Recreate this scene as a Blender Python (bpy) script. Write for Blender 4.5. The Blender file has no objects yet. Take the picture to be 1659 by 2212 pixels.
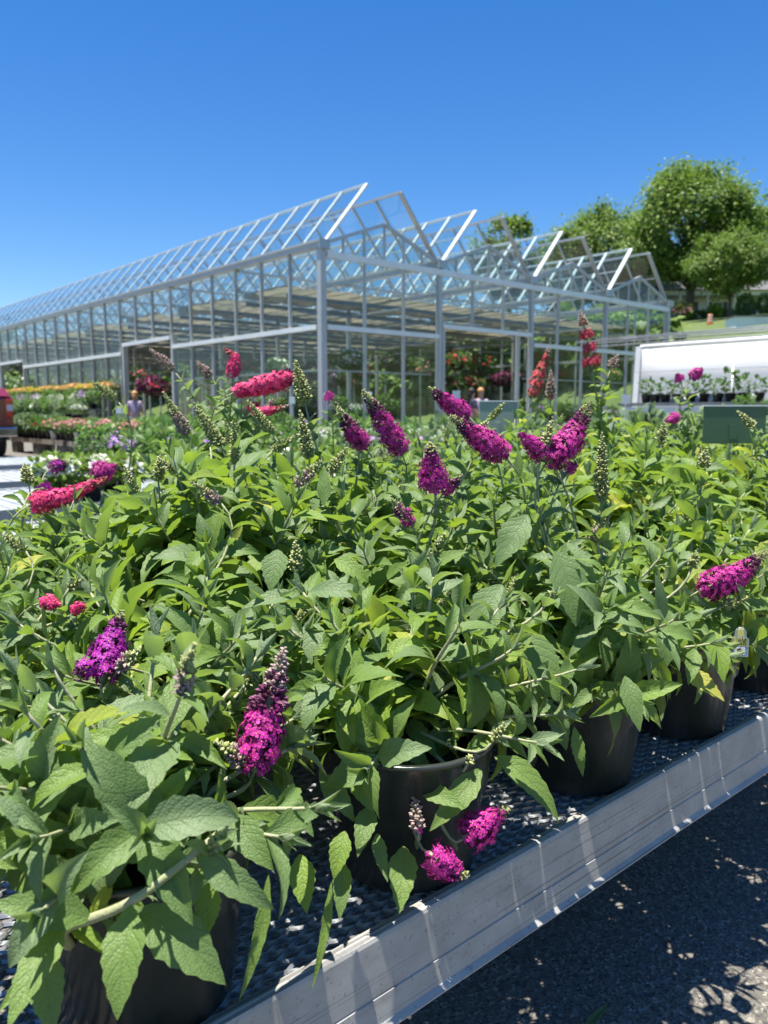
import bpy, bmesh, math, random
import numpy as np
from mathutils import Vector, Matrix
C = bpy.context.scene.collection
rad = math.radians
# ------------------------------------------------------------------ camera
CAMZ, FPX, PITCH, HEAD = 1.10, 1700.0, rad(7.24), rad(41.0)
cam = bpy.data.cameras.new('camera'); camo = bpy.data.objects.new('camera', cam); C.objects.link(camo)
camo.location = (0, 0, CAMZ); camo.rotation_euler = (rad(90)-PITCH, 0, -HEAD)
cam.sensor_fit = 'HORIZONTAL'; cam.sensor_width = 36.0; cam.lens = 36.0*FPX/1659.0
cam.clip_start = 0.02; cam.clip_end = 2000
cam.dof.use_dof = True; cam.dof.focus_distance = 1.15; cam.dof.aperture_fstop = 9.5
sc = bpy.context.scene; sc.camera = camo
# ------------------------------------------------------------------ world, sun, exposure
SUN = Vector((-.14, .05, 1.0)).normalized()          # towards the sun
w = bpy.data.worlds.new('World'); sc.world = w; w.use_nodes = True
nt = w.node_tree; bg = nt.nodes['Background']; sky = nt.nodes.new('ShaderNodeTexSky')
sky.sky_type = 'NISHITA'; sky.sun_disc = False
sky.sun_elevation = math.asin(SUN.z); sky.sun_rotation = math.atan2(SUN.x, SUN.y)
sky.air_density = 1.0; sky.dust_density = 0.25; sky.ozone_density = 4.0; sky.altitude = 0
hs = nt.nodes.new('ShaderNodeHueSaturation'); hs.inputs['Saturation'].default_value = 1.34; hs.inputs['Hue'].default_value = .507
nt.links.new(sky.outputs[0], hs.inputs['Color']); nt.links.new(hs.outputs[0], bg.inputs[0]); bg.inputs[1].default_value = 0.076
sl = bpy.data.lights.new('sun', 'SUN'); sl.energy = 5.0; sl.angle = rad(0.53); sl.color = (1, .94, .83)
slo = bpy.data.objects.new('sun', sl); C.objects.link(slo)
slo.rotation_euler = (-SUN).to_track_quat('-Z', 'Y').to_euler()
sc.view_settings.view_transform = 'Standard'; sc.view_settings.look = 'None'
sc.view_settings.exposure = 1.2; sc.view_settings.gamma = 1
try:
    sc.cycles.max_bounces = 10; sc.cycles.transparent_max_bounces = 40
    sc.cycles.transmission_bounces = 6; sc.cycles.diffuse_bounces = 2; sc.cycles.glossy_bounces = 3
    sc.cycles.caustics_reflective = False; sc.cycles.caustics_refractive = False
except Exception: pass
# ------------------------------------------------------------------ helpers
FH = Vector((math.sin(HEAD), math.cos(HEAD), 0)); RH = Vector((math.cos(HEAD), -math.sin(HEAD), 0))
cp, sp = math.cos(PITCH), math.sin(PITCH)
def at(px, py, F=None, z=None, Y=None, X=None):
    """a point of the place: along the sight line of a measured spot, at forward distance F (or height z, or Y, or X)"""
    up = 1106.0-py
    d = FH*(FPX*cp+up*sp) + RH*(px-829.5) + Vector((0, 0, up*cp-FPX*sp))
    if F is not None: s = F/(FPX*cp+up*sp)
    elif z is not None: s = (z-CAMZ)/d.z
    elif Y is not None: s = Y/d.y
    else: s = X/d.x
    return d*s + Vector((0, 0, CAMZ))
def tag(o, label, cat, group=None, kind=None):
    if label: o['label'] = label
    if cat: o['category'] = cat
    if group: o['group'] = group
    if kind: o['kind'] = kind
    return o
def thing(name, label, cat, loc=(0, 0, 0), rz=0, group=None):
    o = bpy.data.objects.new(name, None); C.objects.link(o); o.empty_display_size = .1
    o.location = loc; o.rotation_euler = (0, 0, rz)
    return tag(o, label, cat, group)
def link(name, me, parent=None, loc=None, world=False):
    """world=True: vertices were given in world space; bring them under the parent"""
    o = bpy.data.objects.new(name, me); C.objects.link(o)
    if parent is not None:
        o.parent = parent
        if world:
            M = Matrix.Translation(parent.location) @ parent.rotation_euler.to_matrix().to_4x4()
            q = parent.parent
            while q is not None:
                M = (Matrix.Translation(q.location) @ q.rotation_euler.to_matrix().to_4x4()) @ M; q = q.parent
            me.transform(M.inverted())
    if loc is not None: o.location = loc
    return o
def copy_tree(o, parent=None):
    c = o.copy(); C.objects.link(c)
    if parent is not None: c.parent = parent
    for ch in o.children: copy_tree(ch, c)
    return c
class MB:
    def __init__(s): s.v = []; s.f = []; s.m = []
    def add(s, vs, fs, mi=0):
        n = len(s.v); s.v += [tuple(p) for p in vs]; s.f += [tuple(i+n for i in f) for f in fs]; s.m += [mi]*len(fs)
    def box(s, a, b, mi=0):
        (x0, y0, z0), (x1, y1, z1) = a, b
        s.add([(x0,y0,z0),(x1,y0,z0),(x1,y1,z0),(x0,y1,z0),(x0,y0,z1),(x1,y0,z1),(x1,y1,z1),(x0,y1,z1)],
              [(3,2,1,0),(4,5,6,7),(0,1,5,4),(1,2,6,5),(2,3,7,6),(3,0,4,7)], mi)
    def bar(s, a, b, w, h, up=(0, 0, 1), mi=0):
        a, b = Vector(a), Vector(b); d = (b-a).normalized(); u = Vector(up)
        sd = d.cross(u)
        if sd.length < 1e-4: sd = d.cross(Vector((1, 0, 0)))
        sd.normalize(); u = sd.cross(d).normalized()
        x, y = sd*w/2, u*h/2
        s.add([a-x-y, a+x-y, a+x+y, a-x+y, b-x-y, b+x-y, b+x+y, b-x+y],
              [(0,1,2,3),(7,6,5,4),(0,4,5,1),(1,5,6,2),(2,6,7,3),(3,7,4,0)], mi)
    def tube(s, pts, rr, n=7, mi=0, caps=True):
        pts = [Vector(p) for p in pts]
        if not hasattr(rr, '__len__'): rr = [rr]*len(pts)
        ref = Vector((.31, .22, .92)); vs = []; fs = []
        for i, p in enumerate(pts):
            t = (pts[min(i+1, len(pts)-1)]-pts[max(i-1, 0)]).normalized()
            a = t.cross(ref)
            if a.length < 1e-3: a = t.cross(Vector((1, 0, 0)))
            a.normalize(); b = t.cross(a)
            for k in range(n):
                q = 2*math.pi*k/n; vs.append(p+(a*math.cos(q)+b*math.sin(q))*rr[i])
        for i in range(len(pts)-1):
            for k in range(n): fs.append((i*n+k, i*n+(k+1) % n, (i+1)*n+(k+1) % n, (i+1)*n+k))
        if caps: fs.append(tuple(range(n))[::-1]); fs.append(tuple((len(pts)-1)*n+k for k in range(n)))
        s.add(vs, fs, mi)
    def lathe(s, prof, n=24, c=(0, 0, 0), mi=0, bottom=True, top=False):
        vs = []; fs = []
        for r, z in prof:
            for k in range(n):
                q = 2*math.pi*k/n; vs.append((c[0]+r*math.cos(q), c[1]+r*math.sin(q), c[2]+z))
        for i in range(len(prof)-1):
            for k in range(n): fs.append((i*n+k, i*n+(k+1) % n, (i+1)*n+(k+1) % n, (i+1)*n+k))
        if bottom: fs.append(tuple(range(n))[::-1])
        if top: fs.append(tuple((len(prof)-1)*n+k for k in range(n)))
        s.add(vs, fs, mi)
    def ball(s, c, r, n=10, sz=(1, 1, 1), mi=0):
        vs = []; fs = []; m = max(4, n//2+1)
        for i in range(m+1):
            th = math.pi*i/m
            for k in range(n):
                q = 2*math.pi*k/n
                vs.append((c[0]+r*sz[0]*math.sin(th)*math.cos(q), c[1]+r*sz[1]*math.sin(th)*math.sin(q), c[2]+r*sz[2]*math.cos(th)))
        for i in range(m):
            for k in range(n): fs.append((i*n+k, (i+1)*n+k, (i+1)*n+(k+1) % n, i*n+(k+1) % n))
        s.add(vs, fs, mi)
    def mesh(s, name, mats, smooth=False):
        me = bpy.data.meshes.new(name); me.from_pydata(s.v, [], s.f)
        for m in (mats if isinstance(mats, (list, tuple)) else [mats]): me.materials.append(m)
        if any(s.m): me.polygons.foreach_set('material_index', s.m)
        if smooth: me.polygons.foreach_set('use_smooth', [True]*len(s.f))
        me.update(); return me
    def build(s, name, mats, parent=None, smooth=False, world=False, bevel=0):
        o = link(name, s.mesh(name, mats, smooth), parent, world=world)
        if bevel:
            b = o.modifiers.new('edge', 'BEVEL'); b.width = bevel; b.segments = 2; b.limit_method = 'ANGLE'
        return o
# ------------------------------------------------------------------ materials
def mat(name, col, rough=.6, metal=0., spec=.5, var=None, scale=20., bump=0., bscale=None, coat=0.):
    """plain procedural material: base colour with noise variation and bump, in object space"""
    m = bpy.data.materials.new(name); m.use_nodes = True; t = m.node_tree; b = t.nodes['Principled BSDF']
    b.inputs['Roughness'].default_value = rough; b.inputs['Metallic'].default_value = metal
    b.inputs['Specular IOR Level'].default_value = spec; b.inputs['Coat Weight'].default_value = coat
    b.inputs['Base Color'].default_value = (*col, 1)
    tc = t.nodes.new('ShaderNodeTexCoord')
    if var:
        n = t.nodes.new('ShaderNodeTexNoise'); n.inputs['Scale'].default_value = scale; n.inputs['Detail'].default_value = 6
        t.links.new(tc.outputs['Object'], n.inputs['Vector'])
        r = t.nodes.new('ShaderNodeValToRGB'); r.color_ramp.elements[0].position = .3; r.color_ramp.elements[1].position = .7
        r.color_ramp.elements[0].color = (*col, 1); r.color_ramp.elements[1].color = (*var, 1)
        t.links.new(n.outputs['Fac'], r.inputs[0]); t.links.new(r.outputs[0], b.inputs['Base Color'])
    if bump:
        n2 = t.nodes.new('ShaderNodeTexNoise'); n2.inputs['Scale'].default_value = bscale or scale*4; n2.inputs['Detail'].default_value = 4
        t.links.new(tc.outputs['Object'], n2.inputs['Vector'])
        bp = t.nodes.new('ShaderNodeBump'); bp.inputs['Strength'].default_value = bump; bp.inputs['Distance'].default_value = .01
        t.links.new(n2.outputs['Fac'], bp.inputs['Height']); t.links.new(bp.outputs[0], b.inputs['Normal'])
    return m
def ramp(t, stops):
    r = t.nodes.new('ShaderNodeValToRGB'); e = r.color_ramp.elements
    e[0].position, e[0].color = stops[0][0], (*stops[0][1], 1); e[1].position, e[1].color = stops[-1][0], (*stops[-1][1], 1)
    for p, c in stops[1:-1]:
        x = e.new(p); x.color = (*c, 1)
    return r
def mathn(t, op, a, b=None, c=None):
    n = t.nodes.new('ShaderNodeMath'); n.operation = op
    for i, x in enumerate((a, b, c)):
        if x is None: continue
        if isinstance(x, (int, float)): n.inputs[i].default_value = x
        else: t.links.new(x, n.inputs[i])
    return n.outputs[0]
def mixc(t, fac, a, b):
    n = t.nodes.new('ShaderNodeMix'); n.data_type = 'RGBA'
    for i, x in ((0, fac), (6, a), (7, b)):
        if isinstance(x, (int, float)): n.inputs[i].default_value = x
        elif isinstance(x, tuple): n.inputs[i].default_value = (*x, 1)
        else: t.links.new(x, n.inputs[i])
    return n.outputs[2]
def leaf_mat(name, stops, under, trans, tmix=.34, veins=True, rough=.5):
    """two-sided leaf: upper side by the leaf's own age (attribute tint), pale felted underside, light passing through"""
    m = bpy.data.materials.new(name); m.use_nodes = True; t = m.node_tree; b = t.nodes['Principled BSDF']
    at_ = t.nodes.new('ShaderNodeAttribute'); at_.attribute_name = 'tint'
    r = ramp(t, stops); t.links.new(at_.outputs['Fac'], r.inputs[0]); col = r.outputs[0]
    geo = t.nodes.new('ShaderNodeNewGeometry')
    if veins:
        uv = t.nodes.new('ShaderNodeUVMap'); uv.uv_map = 'leaf'
        sx = t.nodes.new('ShaderNodeSeparateXYZ'); t.links.new(uv.outputs[0], sx.inputs[0])
        av = mathn(t, 'ABSOLUTE', sx.outputs[1])
        ph = mathn(t, 'SUBTRACT', mathn(t, 'MULTIPLY', sx.outputs[0], 7.0), mathn(t, 'MULTIPLY', mathn(t, 'POWER', av, 1.3), 1.7))
        tri = mathn(t, 'ABSOLUTE', mathn(t, 'SUBTRACT', mathn(t, 'FRACT', ph), .5))          # 0 on a side vein
        side = mathn(t, 'SMOOTH_MIN', mathn(t, 'MULTIPLY', tri, 5.0), 1.0, .3)
        mid = mathn(t, 'SMOOTH_MIN', mathn(t, 'MULTIPLY', av, 9.0), 1.0, .3)
        hgt = mathn(t, 'MULTIPLY', side, mid)
        tc = t.nodes.new('ShaderNodeTexCoord')
        vo = t.nodes.new('ShaderNodeTexVoronoi'); vo.inputs['Scale'].default_value = 420
        t.links.new(tc.outputs['Object'], vo.inputs['Vector'])
        no = t.nodes.new('ShaderNodeTexNoise'); no.inputs['Scale'].default_value = 60; no.inputs['Detail'].default_value = 3
        t.links.new(tc.outputs['Object'], no.inputs['Vector'])
        hh = mathn(t, 'ADD', mathn(t, 'MULTIPLY', hgt, .6), mathn(t, 'MULTIPLY', vo.outputs['Distance'], -1.1))
        hh = mathn(t, 'ADD', hh, mathn(t, 'MULTIPLY', no.outputs['Fac'], 1.2))
        bp = t.nodes.new('ShaderNodeBump'); bp.inputs['Strength'].default_value = .42; bp.inputs['Distance'].default_value = .0012
        t.links.new(hh, bp.inputs['Height']); t.links.new(bp.outputs[0], b.inputs['Normal'])
        dark = mixc(t, .34, col, (.06, .09, .03))
        col = mixc(t, mathn(t, 'MINIMUM', mathn(t, 'ADD', hgt, .1), 1.0), dark, col)
        mott = mixc(t, mathn(t, 'MULTIPLY', no.outputs['Fac'], .35), col, (.16, .24, .10)); col = mott
    und = mixc(t, .35, under, r.outputs[0])
    col = mixc(t, geo.outputs['Backfacing'], col, und)
    t.links.new(col, b.inputs['Base Color']); b.inputs['Roughness'].default_value = rough; b.inputs['Specular IOR Level'].default_value = .35
    tr = t.nodes.new('ShaderNodeBsdfTranslucent'); t.links.new(mixc(t, .5, r.outputs[0], trans), tr.inputs[0])
    mx = t.nodes.new('ShaderNodeMixShader'); mx.inputs[0].default_value = tmix
    t.links.new(b.outputs[0], mx.inputs[1]); t.links.new(tr.outputs[0], mx.inputs[2])
    t.links.new(mx.outputs[0], t.nodes['Material Output'].inputs[0])
    return m
M = {}
M['leaf'] = leaf_mat('bush_leaf', [(0, (.185, .260, .135)), (.3, (.125, .210, .062)), (.7, (.190, .300, .034)), (1, (.46, .45, .07))], (.30, .37, .24), (.40, .60, .03), .38)
M['leaf2'] = leaf_mat('flat_leaf', [(0, (.045, .10, .03)), (.5, (.08, .17, .04)), (1, (.17, .26, .07))], (.15, .22, .08), (.2, .42, .05), .3, False)
M['greyleaf'] = leaf_mat('silver_leaf', [(0, (.10, .15, .09)), (.5, (.17, .24, .14)), (1, (.27, .34, .18))], (.2, .26, .15), (.25, .42, .1), .3, False)
M['treeleaf'] = leaf_mat('tree_leaf', [(0, (.10, .16, .034)), (.5, (.16, .24, .046)), (1, (.24, .32, .068))], (.12, .18, .06), (.2, .38, .04), .34, False)
M['oliveleaf'] = leaf_mat('yellow_green_leaf', [(0, (.12, .19, .03)), (.5, (.19, .29, .04)), (1, (.30, .40, .06))], (.2, .28, .08), (.3, .5, .05), .34, False)
M['darkleaf'] = leaf_mat('maroon_leaf', [(0, (.03, .012, .02)), (1, (.07, .02, .04))], (.06, .03, .04), (.2, .02, .08), .25, False)
def petal(name, a, b_, tmix=.3):
    return leaf_mat('petal_'+name, [(0, a), (1, b_)], b_, b_, tmix, False, .6)
M['magenta'] = petal('magenta', (.26, .004, .14), (.58, .034, .36))
M['purple'] = petal('purple', (.22, .006, .22), (.46, .02, .42))
M['crimson'] = petal('crimson', (.46, .010, .11), (.82, .07, .27))
M['dustyred'] = petal('dusty_red', (.30, .015, .045), (.60, .06, .12))
M['coral'] = petal('coral', (.45, .035, .06), (.72, .16, .17))
M['red'] = petal('red', (.45, .01, .03), (.72, .03, .07))
M['pink'] = petal('pink', (.62, .15, .24), (.85, .35, .42))
M['white'] = petal('white', (.72, .72, .66), (.88, .88, .84))
M['yellow'] = petal('yellow', (.68, .40, .01), (.85, .62, .04))
M['orange'] = petal('orange', (.68, .28, .07), (.86, .46, .18))
M['lilac'] = petal('lilac', (.36, .18, .50), (.58, .38, .68))
M['plum'] = petal('plum', (.12, .01, .06), (.30, .02, .12))
M['eye'] = mat('floret_eye', (.75, .30, .05), .6)
M['budgreen'] = mat('green_bud', (.20, .25, .075), .6, var=(.34, .35, .15), scale=90)
M['budgrey'] = mat('felted_bud', (.27, .23, .16), .7, var=(.36, .24, .26), scale=120)
M['buddark'] = mat('dark_bud', (.060, .012, .040), .6, var=(.16, .03, .10), scale=120)
M['budred'] = mat('red_bud', (.28, .03, .05), .6, var=(.38, .18, .10), scale=120)
M['stem'] = mat('felted_stem', (.24, .27, .13), .7, var=(.34, .34, .22), scale=30, bump=.2)
M['pot'] = mat('black_green_plastic', (.012, .021, .018), .22, spec=.6, var=(.055, .058, .054), scale=11, bump=.04, bscale=60)
M['blackpot'] = mat('black_plastic', (.014, .014, .016), .4, var=(.025, .025, .027), scale=20)
M['whitepot'] = mat('white_plastic_pot', (.72, .74, .76), .5, var=(.6, .62, .64), scale=6)
M['soil'] = mat('potting_soil', (.018, .012, .008), .95, var=(.06, .042, .028), scale=120, bump=1, bscale=200)
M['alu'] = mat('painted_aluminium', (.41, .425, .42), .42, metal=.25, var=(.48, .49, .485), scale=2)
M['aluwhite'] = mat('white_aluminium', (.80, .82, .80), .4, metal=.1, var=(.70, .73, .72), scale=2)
M['steel'] = mat('galvanised_steel', (.36, .39, .40), .42, metal=.6, var=(.48, .50, .51), scale=7)
M['darksteel'] = mat('weathered_steel', (.14, .15, .16), .5, metal=.4, var=(.22, .23, .23), scale=7)
M['cloth'] = mat('shade_cloth', (.46, .43, .36), .9, var=(.32, .30, .26), scale=3, bump=.5, bscale=14)
M['whitewall'] = mat('white_sheeting', (.74, .77, .80), .45, var=(.80, .82, .84), scale=.8, bump=.15, bscale=3)
M['whitepaint'] = mat('white_paint', (.78, .78, .76), .5, var=(.70, .71, .70), scale=5)
M['wood'] = mat('weathered_wood', (.34, .29, .22), .85, var=(.24, .20, .16), scale=9, bump=.5, bscale=40)
M['block'] = mat('concrete_block', (.30, .27, .23), .95, var=(.20, .18, .15), scale=14, bump=.6, bscale=60)
M['bark'] = mat('bark', (.09, .07, .05), .95, var=(.14, .11, .085), scale=8, bump=1, bscale=20)
M['signgreen'] = mat('green_sign_back', (.055, .120, .055), .45, var=(.068, .138, .068), scale=5)
M['signgrey'] = mat('pale_sign_back', (.26, .32, .28), .45, var=(.29, .35, .31), scale=5)
M['carred'] = mat('dark_red_car_paint', (.16, .008, .016), .25, coat=1, var=(.17, .009, .018), scale=3)
M['chrome'] = mat('chrome', (.7, .7, .72), .12, metal=1, var=(.62, .62, .64), scale=4)
M['tyre'] = mat('tyre_rubber', (.02, .02, .02), .8, var=(.03, .03, .03), scale=30)
M['redlens'] = mat('red_lamp_lens', (.5, .01, .015), .15, coat=1)
M['clearlens'] = mat('clear_lamp_lens', (.45, .52, .62), .1, coat=1)
M['darkglass'] = mat('tinted_window', (.02, .03, .035), .05)
M['skin'] = mat('skin', (.55, .33, .24), .55, var=(.50, .29, .21), scale=20)
M['hairdark'] = mat('dark_hair', (.02, .014, .012), .6, var=(.035, .022, .016), scale=60)
M['hairfair'] = mat('fair_hair', (.48, .26, .11), .6, var=(.40, .20, .08), scale=60)
M['shirt'] = mat('lilac_shirt', (.36, .30, .42), .85, var=(.42, .36, .48), scale=12)
M['shirtnavy'] = mat('navy_top', (.03, .03, .06), .85, var=(.05, .05, .09), scale=12)
M['denim'] = mat('denim', (.06, .08, .13), .9, var=(.09, .11, .17), scale=40)
M['orangeplastic'] = mat('orange_plastic', (.75, .19, .05), .5, var=(.65, .16, .05), scale=6)
M['shingle'] = mat('grey_shingles', (.10, .10, .11), .9, var=(.15, .15, .16), scale=6)
M['siding'] = mat('white_siding', (.74, .75, .74), .6, var=(.68, .69, .69), scale=3)
M['tagyellow'] = mat('yellow_label', (.72, .66, .20), .5)
M['tagwhite'] = mat('white_label', (.80, .80, .76), .5)
M['tagblue'] = mat('blue_print', (.22, .36, .60), .5)
M['ink'] = mat('black_ink', (.02, .02, .02), .6)
M['driedleaf'] = mat('dried_leaf', (.22, .20, .17), .8, var=(.3, .27, .22), scale=60, bump=.6)
M['coco'] = mat('basket_liner', (.05, .035, .025), .9, var=(.09, .06, .04), scale=40)
def glass(name, tint, ior=1.45, rough=0.02):
    m = bpy.data.materials.new(name); m.use_nodes = True; t = m.node_tree; t.nodes.remove(t.nodes['Principled BSDF'])
    a = t.nodes.new('ShaderNodeBsdfTransparent'); a.inputs[0].default_value = (*tint, 1)
    g = t.nodes.new('ShaderNodeBsdfGlossy'); g.inputs['Roughness'].default_value = rough; g.inputs[0].default_value = (.9, .95, .97, 1)
    d = t.nodes.new('ShaderNodeBsdfDiffuse'); d.inputs[0].default_value = (.6, .66, .66, 1)
    n = t.nodes.new('ShaderNodeTexNoise'); n.inputs['Scale'].default_value = 1.1; tc = t.nodes.new('ShaderNodeTexCoord'); t.links.new(tc.outputs['Object'], n.inputs['Vector'])
    md = t.nodes.new('ShaderNodeMixShader'); t.links.new(mathn(t, 'MULTIPLY', n.outputs['Fac'], .025), md.inputs[0])   # a film of dust
    t.links.new(a.outputs[0], md.inputs[1]); t.links.new(d.outputs[0], md.inputs[2])
    f = t.nodes.new('ShaderNodeLayerWeight')
    fr = mathn(t, 'ADD', mathn(t, 'MULTIPLY', mathn(t, 'POWER', f.outputs['Facing'], 5.0), .7), .04)
    mx = t.nodes.new('ShaderNodeMixShader'); t.links.new(fr, mx.inputs[0]); t.links.new(md.outputs[0], mx.inputs[1]); t.links.new(g.outputs[0], mx.inputs[2])
    t.links.new(mx.outputs[0], t.nodes['Material Output'].inputs[0]); return m
M['glass'] = glass('greenhouse_glass', (.84, .905, .90))
def asphalt():
    m = bpy.data.materials.new('asphalt'); m.use_nodes = True; t = m.node_tree; b = t.nodes['Principled BSDF']; tc = t.nodes.new('ShaderNodeTexCoord')
    v = t.nodes.new('ShaderNodeTexVoronoi'); v.inputs['Scale'].default_value = 150; t.links.new(tc.outputs['Object'], v.inputs['Vector'])
    n = t.nodes.new('ShaderNodeTexNoise'); n.inputs['Scale'].default_value = 1.3; n.inputs['Detail'].default_value = 8; t.links.new(tc.outputs['Object'], n.inputs['Vector'])
    n3 = t.nodes.new('ShaderNodeTexNoise'); n3.inputs['Scale'].default_value = 90; n3.inputs['Detail'].default_value = 5; t.links.new(tc.outputs['Object'], n3.inputs['Vector'])
    sx = t.nodes.new('ShaderNodeSeparateColor'); t.links.new(v.outputs['Color'], sx.inputs[0])
    r = ramp(t, [(0, (.055, .052, .046)), (.45, (.115, .108, .095)), (.8, (.17, .16, .14)), (1, (.36, .335, .295))]); t.links.new(sx.outputs[0], r.inputs[0])
    k = mixc(t, mathn(t, 'MULTIPLY', n.outputs['Fac'], .7), r.outputs[0], (.165, .155, .135))
    k = mixc(t, mathn(t, 'GREATER_THAN', n3.outputs['Fac'], .60), k, (.06, .06, .06))
    t.links.new(k, b.inputs['Base Color']); b.inputs['Roughness'].default_value = .9
    bp = t.nodes.new('ShaderNodeBump'); bp.inputs['Strength'].default_value = .8; bp.inputs['Distance'].default_value = .004
    t.links.new(mathn(t, 'ADD', v.outputs['Distance'], n3.outputs['Fac']), bp.inputs['Height']); t.links.new(bp.outputs[0], b.inputs['Normal']); return m
M['asphalt'] = asphalt()
M['grass'] = mat('lawn_grass', (.060, .095, .020), .95, var=(.105, .140, .034), scale=.9, bump=.6, bscale=9)
M['gravel'] = mat('greenhouse_floor', (.28, .26, .22), .95, var=(.20, .19, .16), scale=3, bump=.5, bscale=60)
def railmat():
    m = bpy.data.materials.new('galvanised_rail'); m.use_nodes = True; t = m.node_tree; b = t.nodes['Principled BSDF']; tc = t.nodes.new('ShaderNodeTexCoord')
    def nz(scale, sc3, det=6):
        mp = t.nodes.new('ShaderNodeMapping'); mp.inputs['Scale'].default_value = sc3; t.links.new(tc.outputs['Object'], mp.inputs[0])
        n = t.nodes.new('ShaderNodeTexNoise'); n.inputs['Scale'].default_value = scale; n.inputs['Detail'].default_value = det; t.links.new(mp.outputs[0], n.inputs['Vector']); return n.outputs['Fac']
    a = nz(16, (1, 1, 1.6), 9); s_ = nz(6, (.35, 1, 22), 4); p = nz(150, (1, 1, 1), 3); sc_ = nz(2.2, (.5, 1, 150), 2)
    r = ramp(t, [(.2, (.23, .225, .21)), (.5, (.34, .34, .32)), (.8, (.44, .435, .41))]); t.links.new(a, r.inputs[0])
    k = mixc(t, mathn(t, 'MULTIPLY', s_, .5), r.outputs[0], (.40, .39, .39))
    k = mixc(t, mathn(t, 'MULTIPLY', mathn(t, 'GREATER_THAN', p, .64), .6), k, (.20, .20, .21))
    k = mixc(t, mathn(t, 'MULTIPLY', mathn(t, 'GREATER_THAN', sc_, .63), .7), k, (.12, .12, .12))
    t.links.new(k, b.inputs['Base Color']); b.inputs['Metallic'].default_value = .15; b.inputs['Roughness'].default_value = .55
    bp = t.nodes.new('ShaderNodeBump'); bp.inputs['Strength'].default_value = .25; bp.inputs['Distance'].default_value = .002
    t.links.new(a, bp.inputs['Height']); t.links.new(bp.outputs[0], b.inputs['Normal']); return m
M['rail'] = railmat()
M['meshmetal'] = mat('galvanised_mesh', (.15, .165, .18), .42, metal=.4, var=(.26, .275, .29), scale=25)

def sheet_mat(name, col, mix):
    m = bpy.data.materials.new(name); m.use_nodes = True; t = m.node_tree; b = t.nodes['Principled BSDF']; tc = t.nodes.new('ShaderNodeTexCoord')
    n = t.nodes.new('ShaderNodeTexNoise'); n.inputs['Scale'].default_value = 1.7; n.inputs['Detail'].default_value = 5; t.links.new(tc.outputs['Object'], n.inputs['Vector'])
    k = mixc(t, n.outputs['Fac'], tuple(c*.82 for c in col), col); t.links.new(k, b.inputs['Base Color']); b.inputs['Roughness'].default_value = .6
    tr = t.nodes.new('ShaderNodeBsdfTranslucent'); t.links.new(k, tr.inputs[0]); mx = t.nodes.new('ShaderNodeMixShader'); mx.inputs[0].default_value = mix
    t.links.new(b.outputs[0], mx.inputs[1]); t.links.new(tr.outputs[0], mx.inputs[2]); t.links.new(mx.outputs[0], t.nodes['Material Output'].inputs[0]); return m
M['cloth'] = sheet_mat('shade_cloth', (.70, .66, .56), .5)
M['whitewall'] = sheet_mat('white_sheeting', (.86, .87, .88), .42)
M['benchtop'] = mat('worn_bench_metal', (.34, .37, .39), .5, metal=.3, var=(.44, .47, .48), scale=4)
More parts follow.
